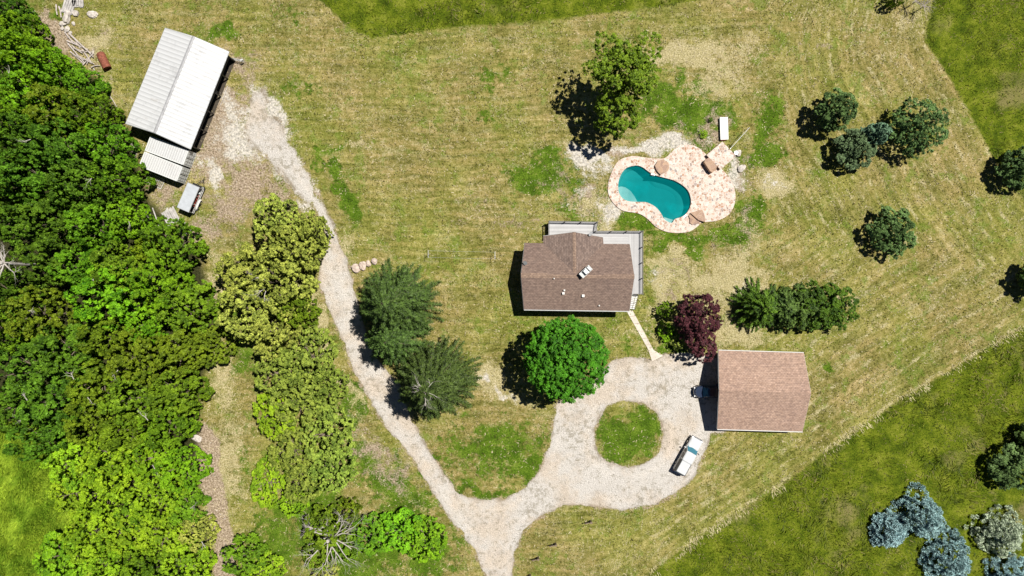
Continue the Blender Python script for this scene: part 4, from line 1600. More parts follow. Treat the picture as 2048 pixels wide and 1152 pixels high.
def crown_lobed(seed, Rr, Hc, nl=12, nc=42, br=.26, nleaf=34, leaf=.17, lobe=.42, zmin=-.3, up=.5, open_=.0):
    """a crown of a few big boughs, each carrying many small leaf sprays"""
    r = np.random.RandomState(seed)
    d = unit(r.normal(size=(nl * 4, 3)))
    d = d[d[:, 2] > zmin][:nl]
    for _ in range(14):
        diff = d[:, None] - d[None]
        dist2 = (diff ** 2).sum(-1) + 1e-3
        d = unit(d + (diff / dist2[..., None] ** 1.5).sum(1) * (.35 / nl))
    nl = len(d)
    A = np.array([Rr, Rr, Hc])
    lr = lobe * r.uniform(.62, 1.18, nl)
    lc = d * (1 - lr * r.uniform(.75, 1.0, nl))[:, None]
    e = unit(r.normal(size=(nl, nc, 3)) + d[:, None] * 1.0 + np.array([0, 0, .35]))
    sh = 1 + .18 * np.sin(e @ unit(r.normal(size=3)) * 5 + r.uniform(0, 6, (nl, 1)))
    c = (lc[:, None] + e * (lr[:, None] * sh * r.uniform(.78, 1.04, (nl, nc)))[..., None]) * A
    c = c.reshape(-1, 3)
    if open_:
        c = c[r.rand(len(c)) > open_]
    core = unit(r.normal(size=(nl * 4, 3))) * A * r.uniform(.15, .55, (nl * 4, 1))
    c = np.concatenate([c, core])
    n = len(c)
    dd = unit(c / A)
    rb = br * (.55 + 1.1 * r.rand(n) ** 1.8)
    f = unit(r.normal(size=(n, nleaf, 3)) + dd[:, None] * .7 + np.array([0, 0, up]))
    pos = c[:, None] + f * rb[:, None, None] * r.uniform(.45, 1.0, (n, nleaf, 1)) * np.array([1, 1, .7])
    nr = unit(f + np.array([0, 0, .45]) + r.normal(size=f.shape) * .65)
    return leaf_quads(pos.reshape(-1, 3), nr.reshape(-1, 3), leaf, r)


def trunk_mb(h, r0, seed, spread, fork=.35, n=7, zc=None):
    rr = random.Random(seed)
    m = MB()
    pts = [Vector((0, 0, -.1))]
    for i in range(1, 5):
        pts.append(Vector((rr.uniform(-.08, .08) * h * .3, rr.uniform(-.08, .08) * h * .3, h * i / 5 * 1.05)))
    m.tube(pts, [r0, r0 * .8, r0 * .6, r0 * .42, r0 * .2], 8)
    for i in range(n):
        a = i * 2 * math.pi / n + rr.uniform(-.4, .4)
        z0 = h * rr.uniform(fork, fork + .35)
        L = spread * rr.uniform(.6, .9)
        p0 = Vector((0, 0, z0))
        p1 = p0 + Vector((math.cos(a) * L * .5, math.sin(a) * L * .5, L * .35))
        p2 = p0 + Vector((math.cos(a + .2) * L, math.sin(a + .2) * L, L * .55))
        m.tube([p0, p1, p2], [r0 * .42, r0 * .25, r0 * .08], 5)
        for s in (-.5, .6):
            p3 = p1 + Vector((math.cos(a + s) * L * .4, math.sin(a + s) * L * .4, L * .25))
            m.tube([p1, p3], [r0 * .18, r0 * .05], 4)
    return m


FOL = {
    'walnut': leafmat('walnut_green', (.030, .062, .003), (.23, .33, .016), .2, 1.1),
    'dark': leafmat('dark_green_foliage', (.020, .058, .004), (.175, .335, .018), .25, .55),
    'mid': leafmat('mid_green_foliage', (.026, .084, .003), (.23, .43, .014), .25, .55),
    'bright': leafmat('bright_green_foliage', (.045, .150, .004), (.32, .60, .016), .3, .55),
    'olive': leafmat('olive_green_foliage', (.044, .092, .004), (.27, .40, .018), .25, .55),
    'lime': leafmat('lime_green_foliage', (.075, .17, .005), (.42, .62, .022), .3, .5),
    'yellow': leafmat('pale_yellow_green_foliage', (.038, .072, .003), (.56, .63, .11), .15, .9),
    'yellow2': leafmat('yellow_green_foliage', (.030, .066, .004), (.36, .455, .065), .12, .9),
    'maple': leafmat('fresh_maple_green', (.018, .085, .003), (.115, .36, .016), .25, .6),
    'purple': leafmat('dark_red_foliage', (.022, .006, .008), (.135, .036, .044), .12, 1.5),
    'spruce': leafmat('spruce_green_needles', (.005, .015, .002), (.100, .170, .028), .06, 1.6),
    'cedar': leafmat('deep_green_needles', (.010, .030, .004), (.14, .22, .04), .1),
    'teal': leafmat('teal_green_needles', (.010, .028, .005), (.19, .31, .090), .08, .45),
    'blue': leafmat('silvery_blue_needles', (.03, .07, .07), (.56, .82, .83), .04, 1.8),
    'sage': leafmat('grey_green_needles', (.06, .10, .05), (.80, .90, .66), .04, 1.8),
}
# prototype crowns (radius about 1 crown each, real metres)
PR = {}
BIN = []


def proto(key, fn):
    PR[key] = fn


for i in range(4):
    PR['big%d' % i] = ('q', crown_lobed(40 + i, 3.6, 3.4, 13, 44, .27, 34, .185, .42), 3.6)
for i in range(3):
    PR['fine%d' % i] = ('q', crown_lobed(60 + i, 3.6, 3.3, 20, 30, .24, 34, .16, .34), 3.6)
for i in range(3):
    PR['clump%d' % i] = ('q', crown_lobed(80 + i, 3.6, 3.2, 16, 34, .24, 38, .17, .38, up=.9), 3.6)
for i in range(2):
    PR['bush%d' % i] = ('q', crown_quads(90 + i, 1.8, 1.3, 120, .24, 34, .17, .28), 1.8)
MESH = {}
for k in list(PR):
    o = quads('crown', PR[k][1], FOL['mid'])
    MESH[k] = o.data
    bpy.data.objects.remove(o)
TR = {}
for k in range(3):
    o = trunk_mb(6.0, .24, k, 3.0).build('trunk', M['bark'])
    TR[k] = o.data
    bpy.data.objects.remove(o)
tree_rng = random.Random(99)


def tree(px, py, rpx, fol, h, label, name='deciduous_tree', cat='tree', shape='big', group=None, sx=1.0, sy=1.0, rot=None, flat=1.0):
    """px, py, rpx: centre and radius of the crown in the photo; h: height of the tree"""
    hc = h * .60 * flat
    zc = h - hc * .92
    c = P(px, py, zc)
    rad = rpx * S * (1 - zc / H)
    var = {'big': 4, 'fine': 3, 'clump': 3, 'bush': 2}[shape]
    key = '%s%d' % (shape, tree_rng.randrange(var))
    R0 = PR[key][2]
    root = thing(name, label, cat, (c.x, c.y, 0), 0, group)
    cr = bpy.data.objects.new('crown', MESH[key])
    C.objects.link(cr)
    cr.parent = root
    cr.location = (0, 0, zc)
    cr.rotation_euler = (0, 0, tree_rng.uniform(0, 6.28) if rot is None else rot)
    base_h = {'big': 3.4, 'fine': 3.3, 'clump': 3.2, 'bush': 1.3}[shape]
    cr.scale = (rad / R0 * sx * .95, rad / R0 * sy * .95, hc / base_h)
    cr.material_slots[0].link = 'OBJECT'
    cr.material_slots[0].material = FOL[fol]
    tr = bpy.data.objects.new('trunk', TR[tree_rng.randrange(3)])
    C.objects.link(tr)
    tr.parent = root
    tr.scale = (max(.35, rad / 4.2), max(.35, rad / 4.2), h * .70 / 6.0)
    return root


def bare(m, p, d, L, r, depth, rr, spread=.55, flat=.25):
    n = 3
    pts, rad = [p], [r]
    q = p.copy()
    dd = d.copy()
    for i in range(n):
        dd = (dd + Vector((rr.uniform(-1, 1), rr.uniform(-1, 1), rr.uniform(-1, 1) * flat)) * .22).normalized()
        q = q + dd * (L / n)
        pts.append(q.copy())
        rad.append(r * (1 - .5 * (i + 1) / n))
    m.tube(pts, rad, 5 if depth > 1 else 3, cap=depth > 2)
    if depth == 0:
        return
    for k in range(rr.choice((2, 3, 3))):
        i = rr.choice((1, 2, 3))
        s = rr.choice((-1, 1)) * rr.uniform(.35, 1.0) * spread * 1.6
        nd = Matrix.Rotation(s, 3, 'Z') @ dd
        nd.z += rr.uniform(-.1, .3) * flat * 2
        bare(m, pts[i], nd.normalized(), L * rr.uniform(.5, .78), rad[i] * .62, depth - 1, rr, spread, flat)


def twigs(root, z, seed, L=1.2, n=1, off=1.5, depth=2, r=.05):
    rr = random.Random(seed)
    for k in range(n):
        m = MB()
        a = rr.uniform(0, 6.28)
        p = Vector((math.cos(a) * off, math.sin(a) * off, z))
        b = a + rr.uniform(-1, 1)
        bare(m, p, Vector((math.cos(b), math.sin(b), .2)).normalized(), L, r, depth, rr, .5)
        m.build('dead_branch', M['dead_bark'], root)


W = 'trees of the wood along the left edge'
woods = [
    (14, 20, 42, 'dark', 10, 'dark green tree in the photo\'s top left corner'),
    (55, 66, 36, 'bright', 9, 'bright green tree beside the pale rubble strip at the wood\'s upper end'),
    (14, 92, 42, 'mid', 10, 'mid green tree on the left edge, below the corner tree'),
    (68, 118, 40, 'bright', 10, 'bright yellowish green tree left of the grey log pile'),
    (112, 140, 38, 'bright', 10, 'light green tree touching the lower left end of the log pile'),
    (20, 160, 42, 'dark', 10, 'shadowed dark tree on the left edge, level with the log pile'),
    (176, 172, 33, 'mid', 8, 'small round green tree standing just below the rusty tank'),
    (70, 190, 45, 'bright', 11, 'broad bright green tree behind the small round tree near the rusty tank'),
    (20, 228, 44, 'mid', 11, 'green tree on the left edge with a pale bare twig across it'),
    (128, 225, 50, 'olive', 12, 'large olive green tree halfway between the left edge and the barn'),
    (190, 232, 46, 'mid', 11, 'mid green tree nearest to the barn\'s lower left corner'),
    (62, 280, 50, 'dark', 12, 'dark tree third from the left edge, level with the barn\'s lower end'),
    (140, 300, 54, 'dark', 13, 'wide dark green crown left of the upper container'),
    (222, 290, 46, 'mid', 11, 'green tree at the wood\'s edge beside the upper container'),
    (8, 315, 45, 'dark', 12, 'dark tree on the left edge, level with the shipping containers'),
    (78, 365, 54, 'dark', 13, 'dense dark tree deep in the wood, level with the lower container'),
    (170, 375, 54, 'dark', 13, 'very large dark crown in the middle of the upper wood'),
    (250, 362, 46, 'mid', 11, 'green tree at the wood\'s edge left of the loose metal gate'),
    (12, 395, 46, 'dark', 12, 'dark tree on the left edge, level with the roofed trailer'),
    (50, 440, 48, 'dark', 13, 'dark tree above the bleached dead snag at the left edge'),
    (122, 450, 50, 'dark', 13, 'dark green tree up and right of the bleached dead snag'),
    (196, 452, 46, 'mid', 12, 'mid green tree left of the black gap in the wood'),
    (262, 438, 38, 'bright', 9, 'bright tree at the wood\'s edge left of the grey plank stack'),
    (350, 492, 58, 'mid', 9, 'dense round deep green tree just below the plank stack'),
    (300, 500, 26, 'lime', 6, 'yellow green bush against the left side of the round deep green tree'),
    (98, 530, 46, 'dark', 12, 'dark tree just right of the bleached dead snag'),
    (172, 535, 44, 'mid', 11, 'mid green tree two crowns right of the dead snag'),
    (240, 535, 48, 'olive', 10, 'feathery olive tree left of the white boulder'),
    (20, 585, 44, 'dark', 12, 'dark tree on the left edge, just below the dead snag'),
    (330, 575, 52, 'bright', 10, 'bright green tree immediately left of the white boulder'),
    (382, 612, 50, 'olive', 9, 'dark olive tree below the white boulder, at the wood\'s right edge'),
    (225, 592, 58, 'bright', 11, 'glowing light green crown in the centre of the wood'),
    (88, 630, 56, 'olive', 12, 'broad brownish olive tree left of the glowing light green crown'),
    (305, 650, 40, 'bright', 9, 'fresh green tree beside a black hole in the canopy'),
    (20, 665, 46, 'mid', 11, 'mid green tree on the left edge, halfway down the photo'),
    (218, 672, 38, 'olive', 10, 'small olive tree left of the black hole in the canopy'),
    (140, 700, 52, 'dark', 12, 'blackish green tree left of the big olive trees'),
    (62, 745, 55, 'dark', 12, 'large blue green tree near the left edge below the middle'),
    (290, 715, 54, 'olive', 11, 'big olive tree with a twig showing, left of the straw clearing'),
    (368, 700, 50, 'olive', 10, 'olive tree at the wood\'s right edge, level with the garage'),
    (428, 692, 44, 'olive', 6, 'low thin olive tree reaching out into the straw clearing'),
    (205, 765, 50, 'olive', 11, 'olive tree in the lower wood with a fallen grey limb'),
    (125, 805, 56, 'dark', 12, 'dark blue green tree left of the fallen grey limb'),
    (25, 815, 46, 'dark', 11, 'dark tree on the left edge above the bright weedy clearing'),
    (282, 795, 50, 'olive', 11, 'olive tree above the lime green thicket'),
    (362, 785, 48, 'olive', 10, 'olive tree just above the pale rock by the dirt track'),
    (90, 872, 44, 'dark', 11, 'dark blue green tree bordering the bright weedy clearing'),
    (345, 845, 46, 'mid', 10, 'green tree left of the pale rock by the dirt track'),
    (190, 835, 46, 'olive', 11, 'olive tree on the dark tree\'s right, above the lime thicket'),
    (262, 858, 42, 'olive', 10, 'olive crown between the pale rock and the dark blue green trees'),
    (160, 925, 50, 'lime', 8, 'yellow green tree at the upper right of the weedy clearing'),
    (232, 915, 52, 'lime', 9, 'lime green tree with a smooth dome, above the dark slot in the canopy'),
    (308, 915, 52, 'bright', 9, 'bright green tree at the top of the lower thicket, left of the dirt track'),
    (370, 935, 44, 'bright', 8, 'bright green tree leaning over the dirt track'),
    (150, 985, 44, 'lime', 7, 'bushy yellow green tree at the right of the weedy clearing'),
    (215, 985, 48, 'lime', 9, 'lime green tree just left of the dark slot in the canopy'),
    (318, 988, 46, 'lime', 8, 'lime tree just right of the dark slot in the canopy'),
    (375, 1012, 40, 'mid', 6, 'low dull green tree by the middle of the dirt track'),
    (270, 1030, 34, 'mid', 5, 'small dark green bush below the slot in the canopy'),
    (190, 1065, 54, 'lime', 8, 'lime green tree above the photo\'s lower left corner'),
    (262, 1062, 46, 'lime', 8, 'yellow green tree in the middle of the bottom thicket'),
    (330, 1072, 46, 'lime', 7, 'pale lime tree below the low dull green tree'),
    (398, 1062, 38, 'yellow', 6, 'pale thin tree with bare twigs at the end of the dirt track'),
    (225, 1130, 46, 'lime', 8, 'lime green tree on the bottom edge, nearest the corner'),
    (300, 1135, 46, 'mid', 8, 'green tree on the bottom edge, second from the corner'),
    (375, 1132, 46, 'lime', 7, 'lime green tree on the bottom edge beside the dirt track'),
    (130, 1110, 50, 'bright', 7, 'bright green tree in the photo\'s lower left corner'),
]
for i, (x, y, r, f, h, l) in enumerate(woods):
    shape = ('big', 'fine', 'clump')[i % 3] if f != 'olive' else ('clump', 'big')[i % 2]
    if f == 'lime':
        shape = 'fine'
    hh = h * tree_rng.uniform(.78, 1.12)
    to = tree(x, y, r * 1.04, f, hh, l, shape=shape, group=W, sx=tree_rng.uniform(.88, 1.16), sy=tree_rng.uniform(.88, 1.16))
    if 'twig' in l or 'limb' in l or i % 5 == 2:
        twigs(to, hh * .93, i, L=1.1, n=2 if 'limb' in l else 1, off=1.6, depth=2, r=.06)

Gr = 'pale yellow green trees between the clearing and the farm lane'
for x, y, r, f, h, l, sx, sy in [
    (560, 440, 44, 'yellow', 8, 'pale yellow green tree at the top of its group, nearest the plank stack', 1.1, .9),
    (636, 462, 30, 'yellow', 8, 'pale bough-like crown reaching over the gravel lane', 1.25, .8),
    (585, 500, 52, 'yellow', 10, 'pale yellow green tree whose crown touches the lane\'s left side', 1.15, .9),
    (500, 545, 50, 'yellow', 9, 'pale yellow green tree with a deep black shadow on the clearing', 1, 1),
    (572, 570, 55, 'yellow', 11, 'largest pale yellow green tree, with grey twigs in its middle', 1.05, 1),
    (505, 620, 55, 'yellow', 10, 'pale yellow green tree on the clearing side, level with the house', 1, 1.05),
    (602, 622, 34, 'olive', 8, 'narrow olive tree between the pale group and the lane', .9, 1.1),
    (560, 662, 46, 'yellow', 9, 'lowest pale tree of the upper group, above the gap', 1.2, .85),
]:
    to = tree(x - 4, y, r * 1.14, f, h, l, shape='clump', group=Gr, sx=sx, sy=sy)
    if 'twigs' in l:
        twigs(to, h * .9, 5, L=1.5, n=3, off=1.2, depth=3, r=.06)
Gr2 = 'yellow green trees of the lower clump left of the lane'
for x, y, r, f, h, l, sx, sy in [
    (625, 712, 50, 'yellow2', 7, 'fine leaved yellow green tree at the top of the lower clump', 1.1, .9),
    (560, 745, 46, 'yellow2', 7, 'yellow green tree at the upper left of the lower clump', 1, 1),
    (600, 800, 50, 'yellow2', 7, 'yellow green tree in the middle of the lower clump', 1.05, 1),
    (550, 830, 38, 'lime', 6, 'green tree on the left flank of the lower clump', .9, 1.2),
    (660, 775, 34, 'yellow2', 6, 'yellow green crown on the right flank of the lower clump', .9, 1.1),
    (655, 868, 52, 'yellow2', 7, 'broad pale tree of the lower clump nearest to the lane', 1.05, .95),
    (590, 900, 46, 'yellow2', 7, 'pale tree of the lower clump above the small bushes', 1, 1),
    (668, 935, 42, 'yellow2', 7, 'pale tree at the lower right end of the lower clump', 1, 1),
    (540, 965, 42, 'lime', 5, 'green bushy tree poking out left at the foot of the lower clump', 1.15, .8),
    (608, 965, 38, 'yellow2', 6, 'pale tree at the foot of the lower clump, above the dead tree', 1, 1),
    (590, 1005, 26, 'lime', 4.5, 'small green tree just above the dead tree\'s bare limbs', 1, 1),
]:
    tree(x, y, r * 1.12, f, h, l, shape='clump', group=Gr2, sx=sx, sy=sy)
for x, y, r, f, h, l in [
    (650, 1052, 40, 'olive', 6.4, 'olive green shrub growing under the dead tree\'s centre'),
    (700, 1030, 26, 'olive', 4.5, 'small olive shrub right of the dead tree\'s upper limbs'),
    (640, 1110, 32, 'olive', 4, 'olive shrub below the dead tree, at the bottom edge'),
    (745, 1068, 40, 'mid', 4, 'green shrub between the dead tree and the bright green shrubs'),
    (800, 1060, 44, 'bright', 4.5, 'bright green shrub with a darker left side, beside the lane'),
    (850, 1078, 44, 'bright', 4.5, 'rightmost bright green shrub, nearest to the gravel lane'),
    (690, 1090, 34, 'mid', 3.5, 'green shrub at the lower right of the dead tree'),
    (490, 1112, 42, 'mid', 5, 'deep green shrub on the bottom edge, right of the dirt track'),
    (535, 1140, 34, 'lime', 4, 'yellow green shrub on the bottom edge, left of the dead tree'),
    (655, 1145, 24, 'yellow', 3, 'pale shrub on the bottom edge, below the dead tree'),
    (1330, 622, 15, 'olive', 2.2, 'small round yellow green bush left of the dark red tree'),
    (1333, 666, 17, 'bright', 1.6, 'bright green shrub below the round bush, by the gravel court'),
    (1350, 684, 15, 'yellow', 1.2, 'pale shrub where the planting bed meets the gravel court'),
    (1421, 240, 4, 'bright', .8, 'tiny bright green shrub left of the long white box'),
    (1408, 268, 8, 'lime', .7, 'low lime green plant above the stone platform'),
]:
    tree(x, y, r * 1.05, f, h, l, name='shrub', cat='shrub', shape='bush' if r < 30 else 'fine', group='shrubs' if r > 20 else None, flat=1.0)


# the big single trees near the house
def own_crown(root, key, V, zc, mat):
    o = quads('crown', V, FOL[mat], root)
    o.location = (0, 0, zc)
    return o


def single(name, label, px, py, zc, V, mat, h, spread, cat='tree'):
    c = P(px, py, zc)
    root = thing(name, label, cat, (c.x, c.y, 0))
    own_crown(root, name, V, zc, mat)
    trunk_mb(h * .7, .32 * spread / 4, 5, spread, n=8).build('trunk', M['bark'], root)
    return root


k = lambda z: S * (1 - z / H)
zc = 7.6
V = np.concatenate([crown_quads(7, 79 * k(zc), 5.5, 1200, .30, 56, .14, .05, .25, zmin=-.6), crown_lobed(77, 80 * k(zc), 5.6, 60, 20, .26, 50, .14, .19, zmin=-.6)])
single('maple_tree', 'big round vivid green tree below the house, beside the gravel court', 1132, 716, zc, V, 'maple', 12, 5.2)
# dark red tree: a larger upper crown and a smaller lower lobe
zc = 4.6
V = np.concatenate([crown_lobed(8, 45 * k(zc), 3.2, 18, 34, .22, 40, .15, .34),
                    crown_quads(9, 27 * k(zc), 2.0, 170, .28, 36, .18, .3, .25) + np.array([14 * S, -58 * S, -1.4]),
                    crown_quads(10, 28 * k(zc), 2.0, 150, .28, 36, .18, .3, .25) + np.array([-4 * S, -26 * S, -.8])])
single('plum_tree', 'dark purplish red tree between the house walk and the garage', 1397, 632, zc, V, 'purple', 7, 2.6)
# open olive tree above the pool
zc = 9.0
V = np.concatenate([crown_lobed(12, 54 * k(zc), 4.2, 15, 34, .28, 36, .18, .36, up=.8, open_=.12),
                    crown_lobed(13, 46 * k(zc), 4.2, 12, 34, .28, 36, .18, .40, up=.8, open_=.12) + np.array([-10 * S, -54 * S, -2.4]),
                    crown_quads(14, 30 * k(zc), 2.4, 110, .36, 36, .21, .5, .35, up=.8) + np.array([-20 * S, 46 * S, 1.0]),
                    crown_quads(15, 26 * k(zc), 2.0, 80, .36, 36, .21, .5, .35, up=.8) + np.array([-46 * S, 16 * S, .6]),
                    crown_quads(16, 32 * k(zc), 2.6, 110, .36, 36, .21, .5, .35, up=.8) + np.array([26 * S, 34 * S, 1.0]),
                    crown_quads(17, 26 * k(zc), 2.2, 80, .36, 36, .21, .5, .35, up=.8) + np.array([34 * S, -6 * S, .0])])
single('walnut_tree', 'tall open crowned olive green tree above the pool, casting a long shadow', 1250, 158, zc, V, 'walnut', 13, 4.4)


# ------------------------------------------------------------------ conifers
def conifer_quads(seed, h, rad, rings=22, per=9, spray=.5, width=.16, droop=.25, curve=1.0, dens=1.0, jag=.25, side=.55, bottom=.04, dead=0):
    r = np.random.RandomState(seed)
    Vs, T = [], []
    bark = MB()
    bark.tube([(0, 0, 0), (0, 0, h * .5), (0, 0, h * .98)], [.02 * h, .012 * h, .01], 7)
    for i in range(rings):
        t = (i + .5) / rings
        z = h * (bottom + (1 - bottom) * t)
        L0 = rad * (1 - t) ** curve + .12
        nb = max(4, int(per * (.55 + .45 * (1 - t))))
        a0 = r.uniform(0, 6.28)
        for j in range(nb):
            a = a0 + 2 * math.pi * j / nb + r.normal(0, .26)
            dr = droop * r.uniform(.6, 1.5)
            L = L0 * r.uniform(1 - jag, 1 + jag * .6)
            n = max(3, int(L / .20 * dens))
            s = np.linspace(.12, 1, n) ** .85
            ca, sa = math.cos(a), math.sin(a)
            bz = z + L * (.10 * s - dr * s ** 2) + L * .06 * s ** 4 + r.normal(0, .06, n)
            wig = r.normal(0, .05) * s ** 2 * 6
            if i % 2 == 0:
                bark.tube([(0, 0, z), (ca * L * .5, sa * L * .5, z + L * (.05 - droop * .25) - .03), (ca * L * .92, sa * L * .92, z + L * (.1 - droop) + L * .04 - .03)],
                          [.02 + .01 * L, .012 + .004 * L, .006], 4, cap=False)
            for sg in (-1, 1, 0):
                m = n
                cx = ca * L * s - sa * wig * L * .25
                cy = sa * L * s + ca * wig * L * .25
                da = a + sg * side * r.uniform(.6, 1.5, m)
                ln = spray * r.uniform(.55, 1.2, m) * (1.15 - .45 * s) * min(1, .45 + L / 2.5)
                dx, dy = np.cos(da), np.sin(da)
                dz = -.25 + r.normal(0, .30, m)
                w = width * r.uniform(.7, 1.3, m) * .5
                V = np.zeros((m, 4, 3))
                p0 = np.stack([cx, cy, bz], -1)
                d = np.stack([dx, dy, dz], -1) * ln[:, None]
                sd = unit(np.stack([-dy, dx, r.normal(0, .9, m)], -1)) * w[:, None]
                V[:, 0] = p0 - sd * .5
                V[:, 1] = p0 + d * .55 - sd
                V[:, 2] = p0 + d
                V[:, 3] = p0 + d * .55 + sd
                Vs.append(V)
                T.append(s)
    return np.concatenate(Vs), bark, np.concatenate(T)


def cone_clumps(seed, h, rad, n=210, br=.30, nleaf=34, leaf=.17, curve=.7, bottom=.06, fill=.3, jag=.22):
    """evergreen crown made of spiky bough clumps set over a cone"""
    r = np.random.RandomState(seed)
    t = r.rand(n) ** 1.35
    a = np.arange(n) * 2.39996 + r.normal(0, .25, n)
    lob = 1 + jag * (np.sin(a * 3 + seed) * .5 + np.sin(a * 5 + t * 9) * .5)
    R_ = rad * (1 - t) ** curve * lob * r.uniform(.82, 1.05, n)
    R_ = np.where(r.rand(n) < fill, R_ * r.uniform(.35, .8, n), R_)
    z = h * (bottom + (1 - bottom) * t)
    c = np.stack([np.cos(a) * R_, np.sin(a) * R_, z], -1)
    out = np.stack([np.cos(a), np.sin(a), np.full(n, .55)], -1)
    e = unit(r.normal(size=(n, nleaf, 3)) * .8 + out[:, None] * .75)
    rb = br * r.uniform(.6, 1.4, n)
    pos = c[:, None] + e * rb[:, None, None] * r.uniform(.3, 1.0, (n, nleaf, 1))
    d = unit(e + r.normal(size=e.shape) * .3)
    sd = unit(np.cross(d, r.normal(size=d.shape)))
    ln = leaf * r.uniform(.8, 1.7, (n, nleaf, 1))
    w = leaf * .30 * r.uniform(.7, 1.3, (n, nleaf, 1))
    V = np.zeros((n, nleaf, 4, 3))
    V[:, :, 0] = pos - sd * w * .6
    V[:, :, 1] = pos + d * ln * .5 - sd * w
    V[:, :, 2] = pos + d * ln
    V[:, :, 3] = pos + d * ln * .5 + sd * w
    return V.reshape(-1, 4, 3)


def evergreen(name, label, bx, by, h, rad, mat, seed, group=None, lobed=False, slim=False, **kw):
    c = P(bx, by)
    root = thing(name, label, 'tree', (c.x, c.y, 0), 0, group)
    if lobed:
        V = crown_lobed(seed, rad, h * .46, 9 if slim else 17, 40, .24, 44, .15, .52 if slim else .40, zmin=-.75, up=.3)
        # taper towards the tip
        z = V[:, :, 2:3] / (h * .46)
        V = V * np.concatenate([1.0 - .34 * np.clip(z, -.2, 1.1), 1.0 - .34 * np.clip(z, -.2, 1.1), np.ones_like(z)], -1)
        V = V + np.array([0, 0, h * .50])
    else:
        V = cone_clumps(seed, h, rad, **kw)
    o = quads('crown', V, FOL[mat], root)
    m = MB()
    m.tube([(0, 0, 0), (0, 0, h * .5), (0, 0, h * .9)], [.025 * h, .015 * h, .02], 7)
    m.build('trunk', M['bark'], root)
    return root


def conifer(name, label, bx, by, h, rad, mat, seed, group=None, **kw):
    """bx, by: the foot of the tree on the photo; the top leans outward by perspective"""
    c = P(bx, by)
    root = thing(name, label, 'tree', (c.x, c.y, 0), 0, group)
    V, bark, T = conifer_quads(seed, h, rad, **kw)
    o = quads('crown', V, FOL[mat], root)
    at = o.data.attributes.new('tip', 'FLOAT', 'POINT')
    at.data.foreach_set('value', np.repeat(T, 4).astype(np.float32))
    bark.build('trunk', M['dead_bark'] if kw.get('dead') else M['bark'], root)
    return root


FOL['hedge'] = leafmat('fresh_conifer_green', (.012, .040, .003), (.125, .235, .014), .12)
LS = 'large spruces beside the farm lane'
conifer('spruce_tree', 'largest dark spruce, upper of the two beside the farm lane', 805, 602, 17.0, 6.0, 'spruce', 1, LS, rings=30, per=14, spray=.58, width=.10, droop=.40, dens=1.9, jag=.28, side=.8, curve=.52)
conifer('spruce_tree', 'smaller spruce growing between the two large ones by the farm lane', 800, 672, 13.0, 4.8, 'spruce', 2, LS, rings=24, per=12, spray=.58, width=.10, droop=.40, dens=1.9, jag=.28, side=.8, curve=.55)
sp = conifer('spruce_tree', 'lower large spruce, with bare grey twigs at its tip, by the farm lane', 878, 753, 17.0, 6.2, 'spruce', 3, LS, rings=30, per=14, spray=.58, width=.10, droop=.42, dens=1.9, jag=.28, side=.8, curve=.52)
twigs(sp, 16.2, 9, L=1.6, n=6, off=.15, depth=2, r=.05)
HG = 'row of conifers above the garage'
conifer('conifer_tree', 'pointed conifer at the left end of the row above the garage', 1508, 612, 7.0, 3.7, 'hedge', 4, HG, rings=16, per=13, spray=.55, width=.11, dens=1.8, curve=.75, jag=.3)
conifer('conifer_tree', 'shaggy dark conifer second from the left in the row above the garage', 1550, 614, 6.0, 3.5, 'cedar', 5, HG, rings=18, per=13, spray=.5, width=.11, dens=1.8, curve=.7)
for x, y, r, f, h, l in [(1590, 614, 46, 'cedar', 5.0, 'rounded green conifer in the middle of the row above the garage'),
                         (1630, 614, 49, 'hedge', 5.0, 'rounded green conifer, last but one in the row above the garage'),
                         (1668, 612, 46, 'hedge', 4.8, 'rounded green conifer at the right end of the row above the garage')]:
    tree(x, y, r, f, h, l, name='conifer_tree', shape='fine', group=HG)
RG = 'evergreens on the right side of the lawn'
ck = dict(lobed=True)
evergreen('evergreen_tree', 'dark green evergreen leaning up and right, leftmost on the upper right lawn', 1650, 233, 8.0, 2.7, 'teal', 11, RG, **ck)
FOL['dusk'] = leafmat('dusky_grey_green_needles', (.014, .032, .010), (.23, .33, .15), .08, .45)
evergreen('evergreen_tree', 'greyish evergreen in front of the slim light green one on the upper right lawn', 1694, 303, 5.5, 2.8, 'dusk', 12, RG, **ck)
FOL['bluegreen'] = leafmat('blue_green_needles', (.014, .042, .022), (.22, .37, .22), .08, .6)
evergreen('evergreen_tree', 'slim light green evergreen between its greyish and its broad dark neighbour', 1722, 281, 8.0, 1.6, 'bluegreen', 13, RG, slim=True, **ck)
evergreen('evergreen_tree', 'broadest dark evergreen, rightmost of the four on the upper right lawn', 1812, 264, 8.0, 3.9, 'teal', 14, RG, **ck)
evergreen('evergreen_tree', 'evergreen cut by the right edge, at the meadow\'s corner', 2018, 342, 6.0, 2.9, 'teal', 15, RG, **ck)
evergreen('evergreen_tree', 'lone evergreen with a light crown in the middle of the right lawn', 1768, 466, 5.5, 3.4, 'teal', 16, RG, **ck)
evergreen('evergreen_tree', 'evergreen mostly beyond the right edge, halfway down', 2054, 556, 6.0, 2.6, 'cedar', 17, RG, **ck)
bseed = 0
BG = 'spruces in the meadow at the lower right'
bk = dict(n=300, br=.27, nleaf=90, leaf=.16, curve=.72, jag=.22, fill=.12)
evergreen('blue_spruce', 'small round silvery blue spruce, leftmost in the lower right meadow', 1770, 1056, 3.4, 2.7, 'blue', 21, BG, **dict(bk, curve=.6, jag=.1))
evergreen('blue_spruce', 'tallest silvery blue spruce, touching the small round one', 1828, 1026, 5.2, 3.7, 'blue', 22, BG, **dict(bk, n=420, jag=.38, curve=.85))
